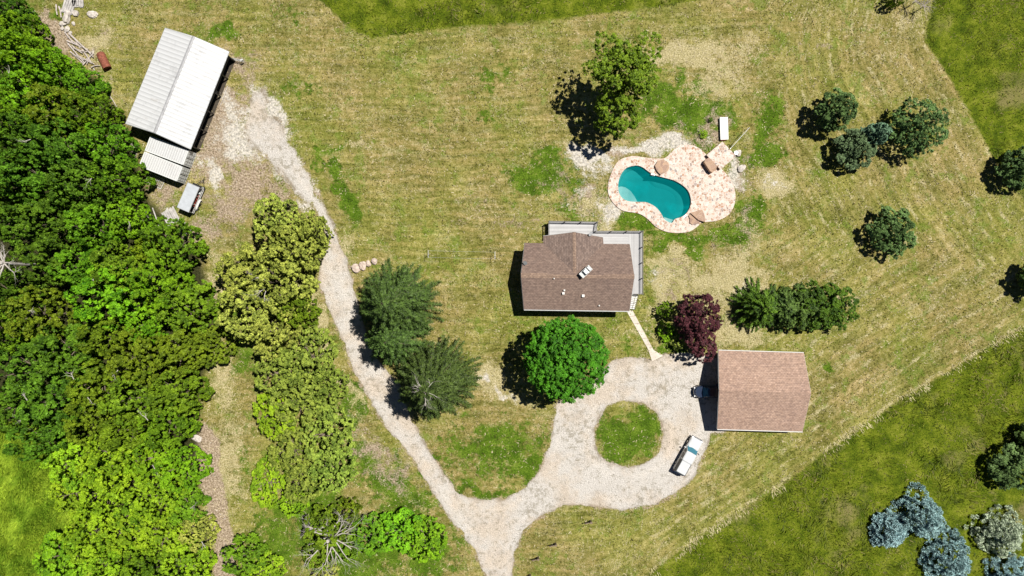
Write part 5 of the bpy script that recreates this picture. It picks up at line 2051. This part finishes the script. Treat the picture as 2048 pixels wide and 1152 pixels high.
evergreen('blue_spruce', 'blue spruce near the bottom edge, below the tallest one', 1886, 1110, 4.5, 3.6, 'blue', 23, BG, **dict(bk, n=380, jag=.28, br=.22))
evergreen('blue_spruce', 'pale greenish spruce at the right edge of the meadow', 1990, 1060, 4.2, 3.7, 'sage', 24, BG, **dict(bk, n=360, jag=.3, br=.24, fill=.25))
evergreen('blue_spruce', 'blue spruce in the photo\'s lower right corner', 2010, 1146, 4.2, 3.2, 'blue', 25, BG, **bk)
evergreen('evergreen_tree', 'dark green round evergreen above the pale greenish spruce', 2004, 928, 4.5, 3.3, 'teal', 26, BG, **ck)
evergreen('evergreen_tree', 'dark evergreen cut by the right edge, above the lower right spruces', 2052, 875, 4.5, 2.6, 'cedar', 27, BG, **ck)


# ------------------------------------------------------------------ bare trees
def dead_tree():
    base = P(672, 1058)
    root = thing('dead_tree', 'leafless bleached grey tree with sprawling limbs near the bottom edge', 'tree', base)
    rr = random.Random(4)
    tr = MB()
    tr.tube([(0, 0, 0), (.1, .1, 2.4), (.1, 0, 5.2)], [.45, .36, .26], 9)
    tr.build('trunk', M['dead_bark'], root)
    for az, L, z in ((205, 4.3, 1.7), (232, 5.2, 2.0), (250, 4.2, 1.6), (48, 4.6, 2.4), (20, 4.2, 2.0), (-8, 4.4, 2.2), (-38, 4.6, 1.8), (130, 3.6, 2.3), (158, 3.4, 2.0), (95, 3.4, 2.4), (285, 3.6, 1.8), (-60, 4.0, 2.0), (70, 3.0, 2.2)):
        m = MB()
        a = R(az)
        st_ = Vector((math.cos(a) * rr.uniform(.6, 1.6), math.sin(a) * rr.uniform(.6, 1.6), z * 1.9))
        m.tube([Vector((.1, 0, 3.0)), st_], [.16, .12], 6)
        bare(m, st_, Vector((math.cos(a + rr.uniform(-.4, .4)), math.sin(a + rr.uniform(-.4, .4)), .25)).normalized(), L * rr.uniform(.5, .85), .115, 4, rr, .5)
        m.build('limb', M['dead_bark'], root)


def snag(name, label, px, py, z, L, r, az0, n, depth, seed, mat='dead_bark', up=.35, fan=360):
    base = P(px, py, 0)
    p = P(px, py, z)
    root = thing(name, label, 'tree', (p.x, p.y, 0))
    rr = random.Random(seed)
    tr = MB()
    tr.tube([(0, 0, 0), (.05, 0, z * .5), (0, 0, z)], [r * 2, r * 1.6, r * 1.3], 7)
    tr.build('trunk', M[mat], root)
    for i in range(n):
        m = MB()
        a = R(az0 + fan * i / n + rr.uniform(-12, 12))
        bare(m, Vector((0, 0, z * .96)), Vector((math.cos(a), math.sin(a), up)).normalized(), L * rr.uniform(.7, 1.1), r, depth, rr, .5)
        m.build('limb', M[mat], root)
    return root


dead_tree()
snag('dead_tree', 'bleached dead snag reaching over dark crowns at the left edge', 2, 526, 13.2, 2.2, .12, -40, 8, 3, 6)
snag('bare_tree', 'bare grey twiggy tree at the top edge, nearest the meadow corner', 1848, 12, 1.8, 1.4, .05, 0, 9, 3, 7, 'log', .9)
snag('bare_tree', 'bare grey twiggy tree at the top edge, left of its twin by the meadow', 1832, 2, 1.8, 1.4, .05, 20, 9, 3, 8, 'log', .9)
tree(1795, -3, 14, 'olive', 4.5, 'small dark tree at the top edge, left of the bare twiggy trees', shape='bush')

# ------------------------------------------------------------------ vehicles
def rrect(L, W, z, r=.3, x=0.0, taper=0.0, n=5):
    """rounded rectangle ring, length along x; taper narrows the front (+x)"""
    pts = []
    for cx, cy, a0 in ((L / 2 - r, W / 2 - r, 0), (-L / 2 + r, W / 2 - r, 90), (-L / 2 + r, -W / 2 + r, 180), (L / 2 - r, -W / 2 + r, 270)):
        for i in range(n):
            a = R(a0 + 90 * i / (n - 1))
            px = cx + r * math.cos(a)
            py = cy + r * math.sin(a)
            if px > 0:
                py *= 1 - taper * (px / (L / 2)) ** 2
            pts.append(Vector((px + x, py, z)))
    return pts


def wheel(root, x, y, r=.38, w=.26, name='wheel'):
    m = MB()
    s = 1 if y > 0 else -1
    m.tube([(x, y - w / 2, r), (x, y + w / 2, r)], r, 18)
    o = m.build(name, M['rubber'], root)
    m = MB()
    m.tube([(x, y + s * (w / 2 - .02), r), (x, y + s * (w / 2 + .02), r)], r * .58, 12)
    m.build('rim', M['chrome'], o)
    return o


def pickup():
    c = P(1375, 911, .6)
    rz = R(61)
    root = thing('pickup_truck', 'white pickup truck with a white bed cap parked on the gravel loop', 'truck', (c.x, c.y, 0), rz)
    b = MB()
    L, W = 5.9, 2.0
    b.loft([rrect(L - .1, W - .1, .42, .3, taper=.06), rrect(L, W, .6, .38, taper=.07), rrect(L, W, .92, .42, taper=.08), rrect(L - .12, W - .08, 1.05, .42, taper=.10)])
    b.build('body', M['white_paint'], root, smooth=False)
    # bonnet with a crown and a raised centre
    b = MB()
    b.loft([rrect(1.55, 1.80, 1.04, .32, 2.05, .10), rrect(1.45, 1.66, 1.11, .30, 2.02, .10), rrect(1.2, 1.3, 1.15, .3, 1.95, .08)])
    b.build('bonnet', M['white_paint'], root)
    for y in (.55, -.55):
        b = MB()
        b.box((1.40, y, 1.165), (.38, .34, .02))
        for k in range(4):
            b.box((1.28 + k * .08, y, 1.18), (.02, .30, .015))
        b.build('bonnet_plate', M['galv'], root)  # grey slatted plate near the windscreen
    # cab
    b = MB()
    b.loft([rrect(2.35, 1.84, 1.05, .22, .15), rrect(2.05, 1.74, 1.42, .2, .05), rrect(1.62, 1.60, 1.82, .22, -.05), rrect(1.4, 1.36, 1.88, .22, -.05)])
    b.build('cab', M['white_paint'], root)
    g = MB()
    g.add([(1.36, -.86, 1.12), (1.36, .86, 1.12), (.74, .72, 1.85), (.74, -.72, 1.85), (1.48, 0, 1.12), (.80, 0, 1.885)],
          [(0, 4, 5, 3), (4, 1, 2, 5)])
    g.build('windscreen', M['windscreen'], root)
    w_ = MB()
    for y in (-.45, .25):
        w_.tube([(1.37, y, 1.16), (1.22, y + .45, 1.27)], .012, 4)
    w_.build('wipers', M['black'], root)
    for s in (1, -1):
        for x0, x1 in ((.42, 1.02), (-.55, .30)):
            g = MB()
            g.add([(x0, s * .935, 1.10), (x1, s * .935, 1.10), (x1 - .22, s * .835, 1.70), (x0, s * .835, 1.70)], [(0, 1, 2, 3)])
            g.build('side_window', M['glass'], root)
        m = MB()
        m.box((1.02, s * 1.12, 1.18), (.14, .26, .18))
        m.build('mirror', M['black'] if s < 0 else M['white_paint'], root)
        m = MB()
        m.box((2.86, s * .72, .88), (.16, .34, .18))
        m.build('headlight', M['lamp'], root)
        m = MB()
        m.box((-2.94, s * .86, .95), (.05, .16, .32))
        m.build('tail_light', M['red_light'], root)
        wheel(root, 1.85, s * .88)
        wheel(root, -1.75, s * .88)
    # bed cap: dark glazed sides under a white lid
    b = MB()
    b.loft([rrect(2.10, 1.88, 1.06, .08, -1.86), rrect(2.0, 1.62, 1.74, .08, -1.86)])
    cap = b.build('bed_cap', plain('tinted_cap_side', (.05, .055, .055), .2, 0, .1), root)
    b = MB()
    b.loft([rrect(1.86, 1.46, 1.745, .08, -1.80), rrect(1.80, 1.40, 1.80, .1, -1.80)])
    b.build('lid', M['white_paint'], cap)
    b = MB()
    b.box((-.80, 0, 1.45), (.07, 1.62, .66))
    b.build('cap_gap_shade', M['black'], root)  # black slab stands in for the shade between cab and cap
    b = MB()
    b.box((3.0, 0, .62), (.14, 1.75, .22))
    b.build('bumper', M['chrome'], root)
    b = MB()
    b.box((-3.0, 0, .6), (.16, 1.7, .2))
    b.build('bumper', M['chrome'], root)


def suv():
    c = P(1418, 783, .6)
    root = thing('parked_suv', 'dark navy car parked half inside the garage doorway, in its shade', 'car', (c.x, c.y, 0), R(181))
    b = MB()
    b.loft([rrect(4.6, 1.75, .3, .4, taper=.08), rrect(4.75, 1.88, .55, .8, taper=.1), rrect(4.65, 1.84, .82, .8, taper=.12), rrect(4.3, 1.66, .98, .75, taper=.14)])
    b.build('body', M['navy_paint'], root)
    b = MB()
    b.loft([rrect(3.1, 1.66, .99, .3, -.55), rrect(2.5, 1.48, 1.38, .3, -.65), rrect(2.05, 1.25, 1.58, .3, -.7), rrect(1.8, 1.0, 1.62, .3, -.7)])
    b.build('cabin', M['navy_paint'], root)
    g = MB()
    g.add([(1.02, -.72, 1.02), (1.02, .72, 1.02), (.38, .58, 1.52), (.38, -.58, 1.52), (1.10, 0, 1.02), (.44, 0, 1.55)], [(0, 4, 5, 3), (4, 1, 2, 5)])
    g.build('windscreen', M['windscreen'], root)
    for s in (1, -1):
        g = MB()
        g.add([(-1.7, s * .845, 1.04), (.75, s * .845, 1.04), (.25, s * .70, 1.46), (-1.5, s * .70, 1.46)], [(0, 1, 2, 3)])
        g.build('side_window', M['glass'], root)
        m = MB()
        m.box((2.20, s * .60, .74), (.16, .26, .12), s * -.5)
        m.build('headlight', M['galv'], root)
        m = MB()
        m.box((.72, s * 1.0, 1.05), (.16, .2, .14))
        m.build('mirror', M['navy_paint'], root)
        wheel(root, 1.45, s * .82, .34, .22)
        wheel(root, -1.4, s * .82, .34, .22)
    m = MB()
    m.tube([(1.9, -.66, 1.0), (2.12, -.3, 1.01), (2.12, .3, 1.01), (1.9, .66, 1.0)], .012, 5)
    m.build('chrome_strip', M['chrome'], root)


def trailer():
    hz = 2.2
    c4 = [P(x, y, hz) for x, y in ((376, 365.6), (398.6, 374.7), (377.3, 424.6), (354.7, 414))]
    cen = sum(c4, Vector()) / 4
    ax = ((c4[0] - c4[3]) + (c4[1] - c4[2])) / 2
    rz = math.atan2(ax.y, ax.x)
    L, W = ax.length, 1.9
    root = thing('roofed_trailer', 'black frame trailer with a flat grey roof and white mudguard, below the containers', 'trailer', (cen.x, cen.y, 0), rz)
    m = MB()
    m.box((0, 0, hz), (L, W, .07))
    m.build('roof_panel', plain('dusty_grey_white_panel', (.36, .38, .41), .6, 0, .08), root)
    m = MB()
    for s in (1, -1):
        m.box((0, s * (W / 2 - .01), hz - .02), (L + .08, .07, .12))
        m.box((s * (L / 2 + .01), 0, hz - .02), (.07, W - .1, .12))
    m.build('roof_trim', M['ridge_grey'], root)
    m = MB()
    m.box((.1, 0, .55), (L + .3, W + .1, .14))
    m.build('deck', M['black'], root)
    for sx in (-1, -.33, .33, 1):
        for s in (1, -1):
            m = MB()
            m.box((sx * (L / 2 - .05), s * (W / 2 - .04), 1.38), (.06, .06, 1.54))
            m.build('corner_post' if abs(sx) == 1 else 'upright', M['galv'], root)
    m = MB()
    m.box((0, W / 2 - .06, 1.4), (L - .2, .03, 1.4))
    m.box((-L / 2 + .1, 0, 1.4), (.03, W - .2, 1.4))
    m.box((0, -.1, 1.35), (L - .3, .04, 1.3))
    m.build('side_panel', M['black'], root)
    m = MB()
    for z in (.68, 1.1):
        m.tube([(-L / 2, -W / 2 - .02, z), (L / 2 - .2, -W / 2 - .02, z), (L / 2 + .2, -W / 2 + .2, z)], .035, 5)
    for x in (L / 2 - .6, L / 2 - 1.2):
        m.box((x, -W / 2 + .18, .68), (.05, .45, .05))
    m.build('side_rail', M['trim'], root)
    m = MB()
    rr = random.Random(3)
    for k in range(9):
        m.box((-.9 + k * .2, -W / 2 + .28 + rr.uniform(-.05, .05), .85 + rr.uniform(0, .3)), (.16, .3, .4), rr.uniform(-.3, .3))
    m.build('red_equipment', plain('faded_red_steel', (.20, .03, .02), .6, 0, .3), root)
    m = MB()
    m.tube([(L / 2 - .85, -W / 2 + .25, .62), (L / 2 - .85, -W / 2 + .25, 1.1)], .16, 10)
    m.build('gas_bottle', M['white_plastic'], root)
    fo = MB()
    prof = [(-.85, .58), (-.65, .86), (-.3, .92), (.35, .92), (.7, .86), (.9, .58)]
    rings = [[Vector((x - .55, -W / 2 - yy, z)) for x, z in prof] for yy in (.02, .32)]
    fo.add([p for r_ in rings for p in r_], [(i, i + 1, i + 7, i + 6) for i in range(5)])
    fo.build('mudguard', M['trim'], root)
    for x in (-.95, -.15):
        for s in (-1, 1):
            wheel(root, x, s * (W / 2 + .2), .33, .2)
    m = MB()
    m.tube([(L / 2 + .1, .55, .5), (L / 2 + 1.25, -.25, .5)], .05, 5)
    m.tube([(L / 2 + .1, -.85, .5), (L / 2 + 1.25, -.25, .5)], .05, 5)
    m.tube([(L / 2 + 1.2, -.25, .5), (L / 2 + 1.55, -.25, .5)], .05, 6)
    m.build('tongue', M['black'], root)
    m = MB()
    m.tube([(L / 2 + 1.0, -.25, .02), (L / 2 + 1.0, -.25, .95)], .04, 6)
    m.build('jack', M['galv'], root)


pickup()
suv()
trailer()


# ------------------------------------------------------------------ yard things
def clothesline():
    for px, py, lab in ((856.5, 508, 'left T-shaped white clothes post'), (990, 511, 'right T-shaped white clothes post')):
        p = P(px, py, 1.9)
        t = thing('clothes_post', lab + ' of the line strung across the lawn', 'clothes post', (p.x, p.y, 0), 0, 'clothes posts')
        m = MB()
        m.tube([(0, 0, 0), (0, 0, 1.92)], .045, 8)
        m.build('post', M['trim'], t)
        m = MB()
        m.box((0, 0, 1.95), (.055, 1.15, .055))
        m.build('crossbar', M['galv'], t)
    a, b = P(856.5, 508, 1.97), P(990, 511, 1.97)
    root = thing('clothesline', 'thin pale wires strung between the two clothes posts', 'clothesline', (a.x, a.y, 0))
    for dy in (.5, -.5):
        pts = []
        for i in range(13):
            t_ = i / 12
            q = a + (b - a) * t_
            pts.append((q.x, q.y + dy, 1.99 - .22 * math.sin(math.pi * t_)))
        m = MB()
        m.tube(pts, .011, 4)
        m.build('wire', M['galv'], root, True)


def boulder(name, label, px, py, s, mat, seed, cat='rock', group=None, rz=0.0, z=0):
    r = random.Random(seed)
    import bmesh
    bm = bmesh.new()
    bmesh.ops.create_icosphere(bm, subdivisions=3, radius=1)
    ph = [r.uniform(0, 6) for _ in range(6)]
    for v in bm.verts:
        c = v.co
        f = 1 + .13 * math.sin(2.6 * c.x + ph[0]) + .13 * math.sin(3.1 * c.y + ph[1]) + .10 * math.sin(4.3 * c.z + ph[2]) + .06 * math.sin(8 * c.x + 7 * c.y + ph[3]) + r.uniform(-.02, .02)
        # squarish
        p = 4.0
        nrm = (abs(c.x) ** p + abs(c.y) ** p + abs(c.z) ** p) ** (1 / p)
        c = c / (nrm * .55 + .45) * f
        v.co = Vector((c.x * s[0] / 2, c.y * s[1] / 2, max(-.05, (c.z * .5 + .42) * s[2])))
    me = bpy.data.meshes.new(name)
    bm.to_mesh(me)
    bm.free()
    me.materials.append(mat)
    o = bpy.data.objects.new(name, me)
    C.objects.link(o)
    p = P(px, py)
    o.location = (p.x, p.y, z)
    o.rotation_euler = (0, 0, rz)
    tag(o, label, cat, group)
    return o


clothesline()
g = 'row of boulders beside the lane'
boulder('boulder', 'mossy tan boulder at the left end of the row beside the lane', 712, 537, (1.3, 1.2, .7), M['pink_rock'], 1, group=g, rz=.4)
boulder('boulder', 'largest pinkish boulder, second from left in the row beside the lane', 726, 532, (1.0, 1.2, .75), M['pink_rock'], 2, group=g)
boulder('boulder', 'smallest boulder, third in the row beside the lane', 737, 527, (.75, .8, .55), M['pink_rock'], 3, group=g, rz=.3)
boulder('boulder', 'pinkish boulder at the right end of the row beside the lane', 749, 523, (.9, .9, .65), M['pink_rock'], 4, group=g, rz=.2)
boulder('boulder', 'white boulder lying between tree crowns at the wood\'s right edge', 379, 548, (1.3, 1.1, .9), M['rock'], 5, z=1.2)
boulder('boulder', 'pale flat rock where the dirt track meets the wood', 394, 876, (1.5, .9, .5), M['rock'], 6, rz=-.4)
boulder('boulder', 'round pale rock heap near the top edge, right of the lumber', 186, 30, (1.6, 1.1, .4), M['rock'], 7)
boulder('boulder', 'pale rounded rock right of the raised stone platform', 1476, 307, (.8, .8, .5), M['rock'], 8)
boulder('boulder', 'grey blocky rock at the terrace\'s upper right flank', 1483, 336, (1.2, .9, .4), M['rock'], 9, rz=.6)


def fence_posts():
    for px, py, lab in ((1181, 1041, 'dark short post standing furthest right on the lawn by the gravel loop'),
                        (1111, 1086, 'dark short post second from the right on the lawn beside the lane'),
                        (1076, 1114, 'dark short post third from the right on the lawn beside the lane'),
                        (1060, 1149, 'dark short post on the bottom edge beside the lane')):
        p = P(px, py)
        t = thing('timber_post', lab, 'post', (p.x, p.y, 0), R(14), 'short dark posts on the lower lawn')
        m = MB()
        m.box((0, 0, .55), (.26, .2, 1.1))
        m.box((0, 0, 1.11), (.32, .26, .05))
        m.build('post', M['wood_post'], t)
        m = MB()
        m.box((-.55, 0, .80), (.95, .10, .26))
        m.build('side_arm', M['wood_post'], t)  # dark board reaching out sideways from the post


fence_posts()


def plank_stack(name, label, px, py, n, L, rz, rows, mat, w=.24, seed=0, spread=1.0, dz=.05):
    r = random.Random(seed)
    p = P(px, py)
    t = thing(name, label, 'lumber', (p.x, p.y, 0), rz)
    for j in range(rows):
        for i in range(n):
            m = MB()
            l = L * r.uniform(.85, 1.05)
            m.box((r.uniform(-.15, .15), (i - n / 2) * w * 1.28 * spread + r.uniform(-.03, .03), .06 + j * dz * 1.1), (l, w, dz), r.uniform(-.06, .06))
            m.build('plank', mat, t)
    return t


plank = plain('weathered_grey_plank', (.35, .33, .315), .9, 0, .28, 2.2)
plank_stack('plank_stack', 'stack of weathered grey planks just below the roofed trailer', 344, 432, 7, 2.4, R(-62), 3, plank, seed=1)
plank_stack('plank_pile', 'loose grey planks half buried in brush below the plank stack', 372, 458, 4, 1.8, R(-50), 1, plank, seed=2, spread=1.5)
plank_stack('long_boards', 'long thin boards lying in weeds left of the plank stack', 309, 437, 3, 3.4, R(-70), 1, plank, seed=3, spread=2.6, w=.16)
plank_stack('lumber_stack', 'pale sawn lumber stack at the top edge, left bundle', 138, 8, 5, 3.0, R(72), 4, plank, seed=4, w=.28)
plank_stack('lumber_stack', 'short square bundle of pale boards at the top edge, right of the longer lumber', 154, 3, 5, 1.8, R(92), 4, plank, seed=5, w=.28)


LOGS = ['thickest and longest bleached log, along the pile\'s right side', 'long grey log running through the middle of the pile', 'long grey log along the pile\'s left side by the leaves',
        'grey log sloping through the lower left of the pile', 'lower left outermost thin log of the pile, touching the leaves', 'short log near the top of the pile, under the longest one',
        'log ending at the rusty tank\'s left flank', 'pale log crossing the others steeply at the pile\'s lower end', 'nearly level log across the middle of the pile', 'log from the pile\'s middle down to its lower right corner',
        'uppermost log of the pile, just below the rubble stones', 'slender log beside and left of the thickest one', 'short steep log left of the rusty tank, crossing the pale crosswise one', 'short loose stick below the rusty tank, pointing down',
        'short loose stick below the rusty tank, lying level', 'medium log tucked between the two long middle ones', 'short log at the upper left corner of the pile', 'short log at the pile\'s lower right, next to the tank\'s lower end',
        'grey log just left of the sawn lumber, inner one', 'grey log farthest left of the sawn lumber, outer one']
RUB = ['largest pale rubble stone, left under the concrete lump', 'pale rubble stone right above the uppermost log', 'small rubble stone right below the concrete lump',
       'pale rubble stone out to the right of the concrete lump', 'small rubble stone at the left rim of the heap', 'smallest rubble stone at the right, beside the first log']


def log_pile():
    r = random.Random(8)
    logs = [((140, 68), (186, 110), .16), ((135, 82), (178, 100), .13), ((138, 88), (172, 128), .12), ((142, 104), (172, 122), .12), ((147, 110), (170, 130), .10),
            ((150, 78), (162, 98), .10), ((166, 100), (185, 126), .12), ((188, 108), (168, 132), .10), ((150, 98), (186, 106), .10), ((156, 112), (186, 128), .10),
            ((132, 66), (150, 90), .10), ((160, 86), (190, 116), .10), ((182, 112), (176, 130), .09), ((190, 138), (200, 152), .09), ((184, 136), (202, 132), .08),
            ((146, 92), (168, 108), .11), ((136, 74), (160, 92), .12), ((174, 118), (192, 130), .09), ((120, 14), (124, 36), .13), ((114, 10), (118, 32), .12)]
    t0 = P(162, 104)
    for i, (a, b, w) in enumerate(logs):
        pa, pb = P(*a), P(*b)
        z = w + r.uniform(0, .35)
        z2 = w + r.uniform(0, .35)
        m = MB()
        L = (pb - pa).length
        mid = (pa + pb) / 2
        j = Vector((r.uniform(-.15, .15), r.uniform(-.15, .15), 0))
        m.tube([(pa.x - mid.x, pa.y - mid.y, z), (j.x, j.y, (z + z2) / 2), (pb.x - mid.x, pb.y - mid.y, z2)], [w, w * .85, w * .7], 8)
        o = m.build('log', M['log'])
        o.location = (mid.x, mid.y, 0)
        tag(o, LOGS[i], 'log', 'logs beside the sawn lumber' if a[1] < 40 else 'logs of the jumbled pile')
    p = P(133, 33, .4)
    t = boulder('concrete_block', 'smooth grey concrete lump below the sawn lumber at the top', 136, 35, (1.0, 1.7, .8), M['rock'], 21, 'block', rz=-.2)
    for q, (x, y, s) in enumerate(((128, 48, .9), (135, 60, .9), (148, 48, .6), (152, 28, 1.0), (126, 58, .6), (142, 66, .5))):
        boulder('rubble_stone', RUB[q], x, y, (s, s * .8, s * .5), M['rock'], 30 + q, 'stone', 'rubble stones above the log pile', rz=q)


log_pile()


def tank():
    a, b = P(200, 106, .6), P(215, 137, .6)
    mid = (a + b) / 2
    d = (b - a)
    t = thing('rusty_tank', 'rusty red cylindrical tank lying beside the log pile', 'tank', (mid.x, mid.y, 0), math.atan2(d.y, d.x))
    L = d.length
    m = MB()
    rings = []
    for x, r_ in ((-L / 2 - .05, .25), (-L / 2 + .05, .5), (-L / 2 + .2, .60), (L / 2 - .12, .60), (L / 2, .60), (L / 2, .50), (L / 2 - .18, .49)):
        rings.append([Vector((x, r_ * math.cos(i * math.pi / 10), .6 + r_ * math.sin(i * math.pi / 10))) for i in range(20)])
    m.loft(rings)
    m.build('shell', M['rust'], t)
    m = MB()
    for x in (-L / 2 + .45, L / 2 - .45):
        m.tube([(x - .04, 0, .6), (x + .04, 0, .6)], .625, 20)
    m.build('band', M['rust'], t)


tank()
# loose gate below the containers
p = P(311, 362)
t = thing('metal_gate', 'loose pale metal gate lying flat below the containers', 'gate', (p.x, p.y, 0), R(-25))
m = MB()
for y in (-.75, .75):
    m.tube([(-1.3, y, .12), (1.3, y, .12)], .04, 6)
for x in (-1.3, 1.3):
    m.tube([(x, -.75, .12), (x, .75, .12)], .04, 6)
m.build('frame', M['trim'], t)
m = MB()
for k in range(1, 10):
    m.tube([(-1.3 + k * .26, -.73, .12), (-1.3 + k * .26, .73, .12)], .025, 5)
m.tube([(-1.25, -.7, .17), (1.25, .7, .17)], .03, 5)
m.build('bars', M['galv'], t)

# long white box beside the platform
p = P(1448, 257, .4)
t = thing('white_box', 'long white lidded box above the raised stone platform', 'box', (p.x, p.y, 0), R(2))
m = MB()
m.box((0, 0, .22), (1.12, 3.30, .44))
m.build('body', M['white_plastic'], t)
m = MB()
m.box((0, 0, .47), (1.2, 3.38, .06))
m.build('lid', M['white_plastic'], t)
m = MB()
m.box((-.15, -1.72, .25), (.8, .1, .3))
m.build('latch', M['rust'], t)
# pole across the platform corner
a, b = P(1461, 297, 1.1), P(1499, 255, 1.6)
t = thing('white_pole', 'thin white pole slanting out from the raised platform', 'pole', (a.x, a.y, 0))
m = MB()
m.tube([a, b], .045, 6)
m.build('shaft', M['trim'], t, True)
m = MB()
m.tube([(a.x, a.y, .72), (a.x, a.y, 1.12)], .06, 8)
m.build('socket', M['galv'], t, True)
m = MB()
m.tube([(b.x, b.y, 0), (b.x, b.y, 1.6)], .03, 6)
m.build('stake', M['trim'], t, True)
# black drum put in place of the pale rock's shadow
p = P(1474, 306)
t = thing('shadow_drum', 'small black barrel beside the platform\'s right corner', 'barrel', (p.x - .35, p.y - .1, 0))
m = MB()
m.tube([(0, 0, 0), (0, 0, .35), (0, 0, .7)], [.26, .30, .26], 14)
m.build('drum', M['black'], t)
m = MB()
m.tube([(0, 0, .68), (0, 0, .72)], .28, 14)
m.build('rim', M['galv'], t)
# pool skimmers / handles
for i, (x, y, l) in enumerate(((1306, 349, 'small dark pool fitting at the notch in the pool\'s upper edge'), (1370, 432, 'small dark pool fitting at the pool\'s lower right edge'))):
    p = P(x, y, .2)
    t = thing('pool_fitting', l, 'pool fitting', (p.x, p.y, .16), R(40 * i))
    m = MB()
    m.tube([(-.22, 0, 0), (-.22, 0, .3), (0, 0, .38), (.22, 0, .3), (.22, 0, 0)], .035, 6)
    m.build('grab_rail', M['black'], t)
    m = MB()
    m.box((0, 0, .01), (.6, .25, .02))
    m.build('base_plate', M['galv'], t)
# clutter on the barn's open side
for i, (x, y, l) in enumerate(((435, 186, 'dark barrel standing outside the middle of the barn\'s open side'), (409, 242, 'dark barrel at the lower part of the barn\'s open side'))):
    p = P(x, y)
    t = thing('dark_barrel', l, 'barrel', (p.x, p.y, 0), 0, 'barrels along the barn')
    m = MB()
    m.tube([(0, 0, 0), (0, 0, .45), (0, 0, .9)], [.28, .31, .28], 12)
    m.build('drum', M['black'], t)
    m = MB()
    m.tube([(0, 0, .88), (0, 0, .93)], .3, 12)
    m.build('rim', M['galv'], t)
# poles lying by the wood
for x0, y0, x1, y1, l, mm in ((216, 186, 238, 222, 'thin pale pole on the grass between the wood and the barn', 'dead_bark'),
                              (455, 172, 440, 212, 'thin bleached pole lying right of the barn', 'dead_bark')):
    a, b = P(x0, y0, .08), P(x1, y1, .08)
    m = MB()
    mid = (a + b) / 2
    m.tube([a - mid + Vector((0, 0, .08)), Vector((.08, 0, .1)), b - mid + Vector((0, 0, .08))], [.07, .06, .04], 6)
    o = m.build('fallen_pole', M[mm])
    o.location = (mid.x, mid.y, 0)
    tag(o, l, 'pole')
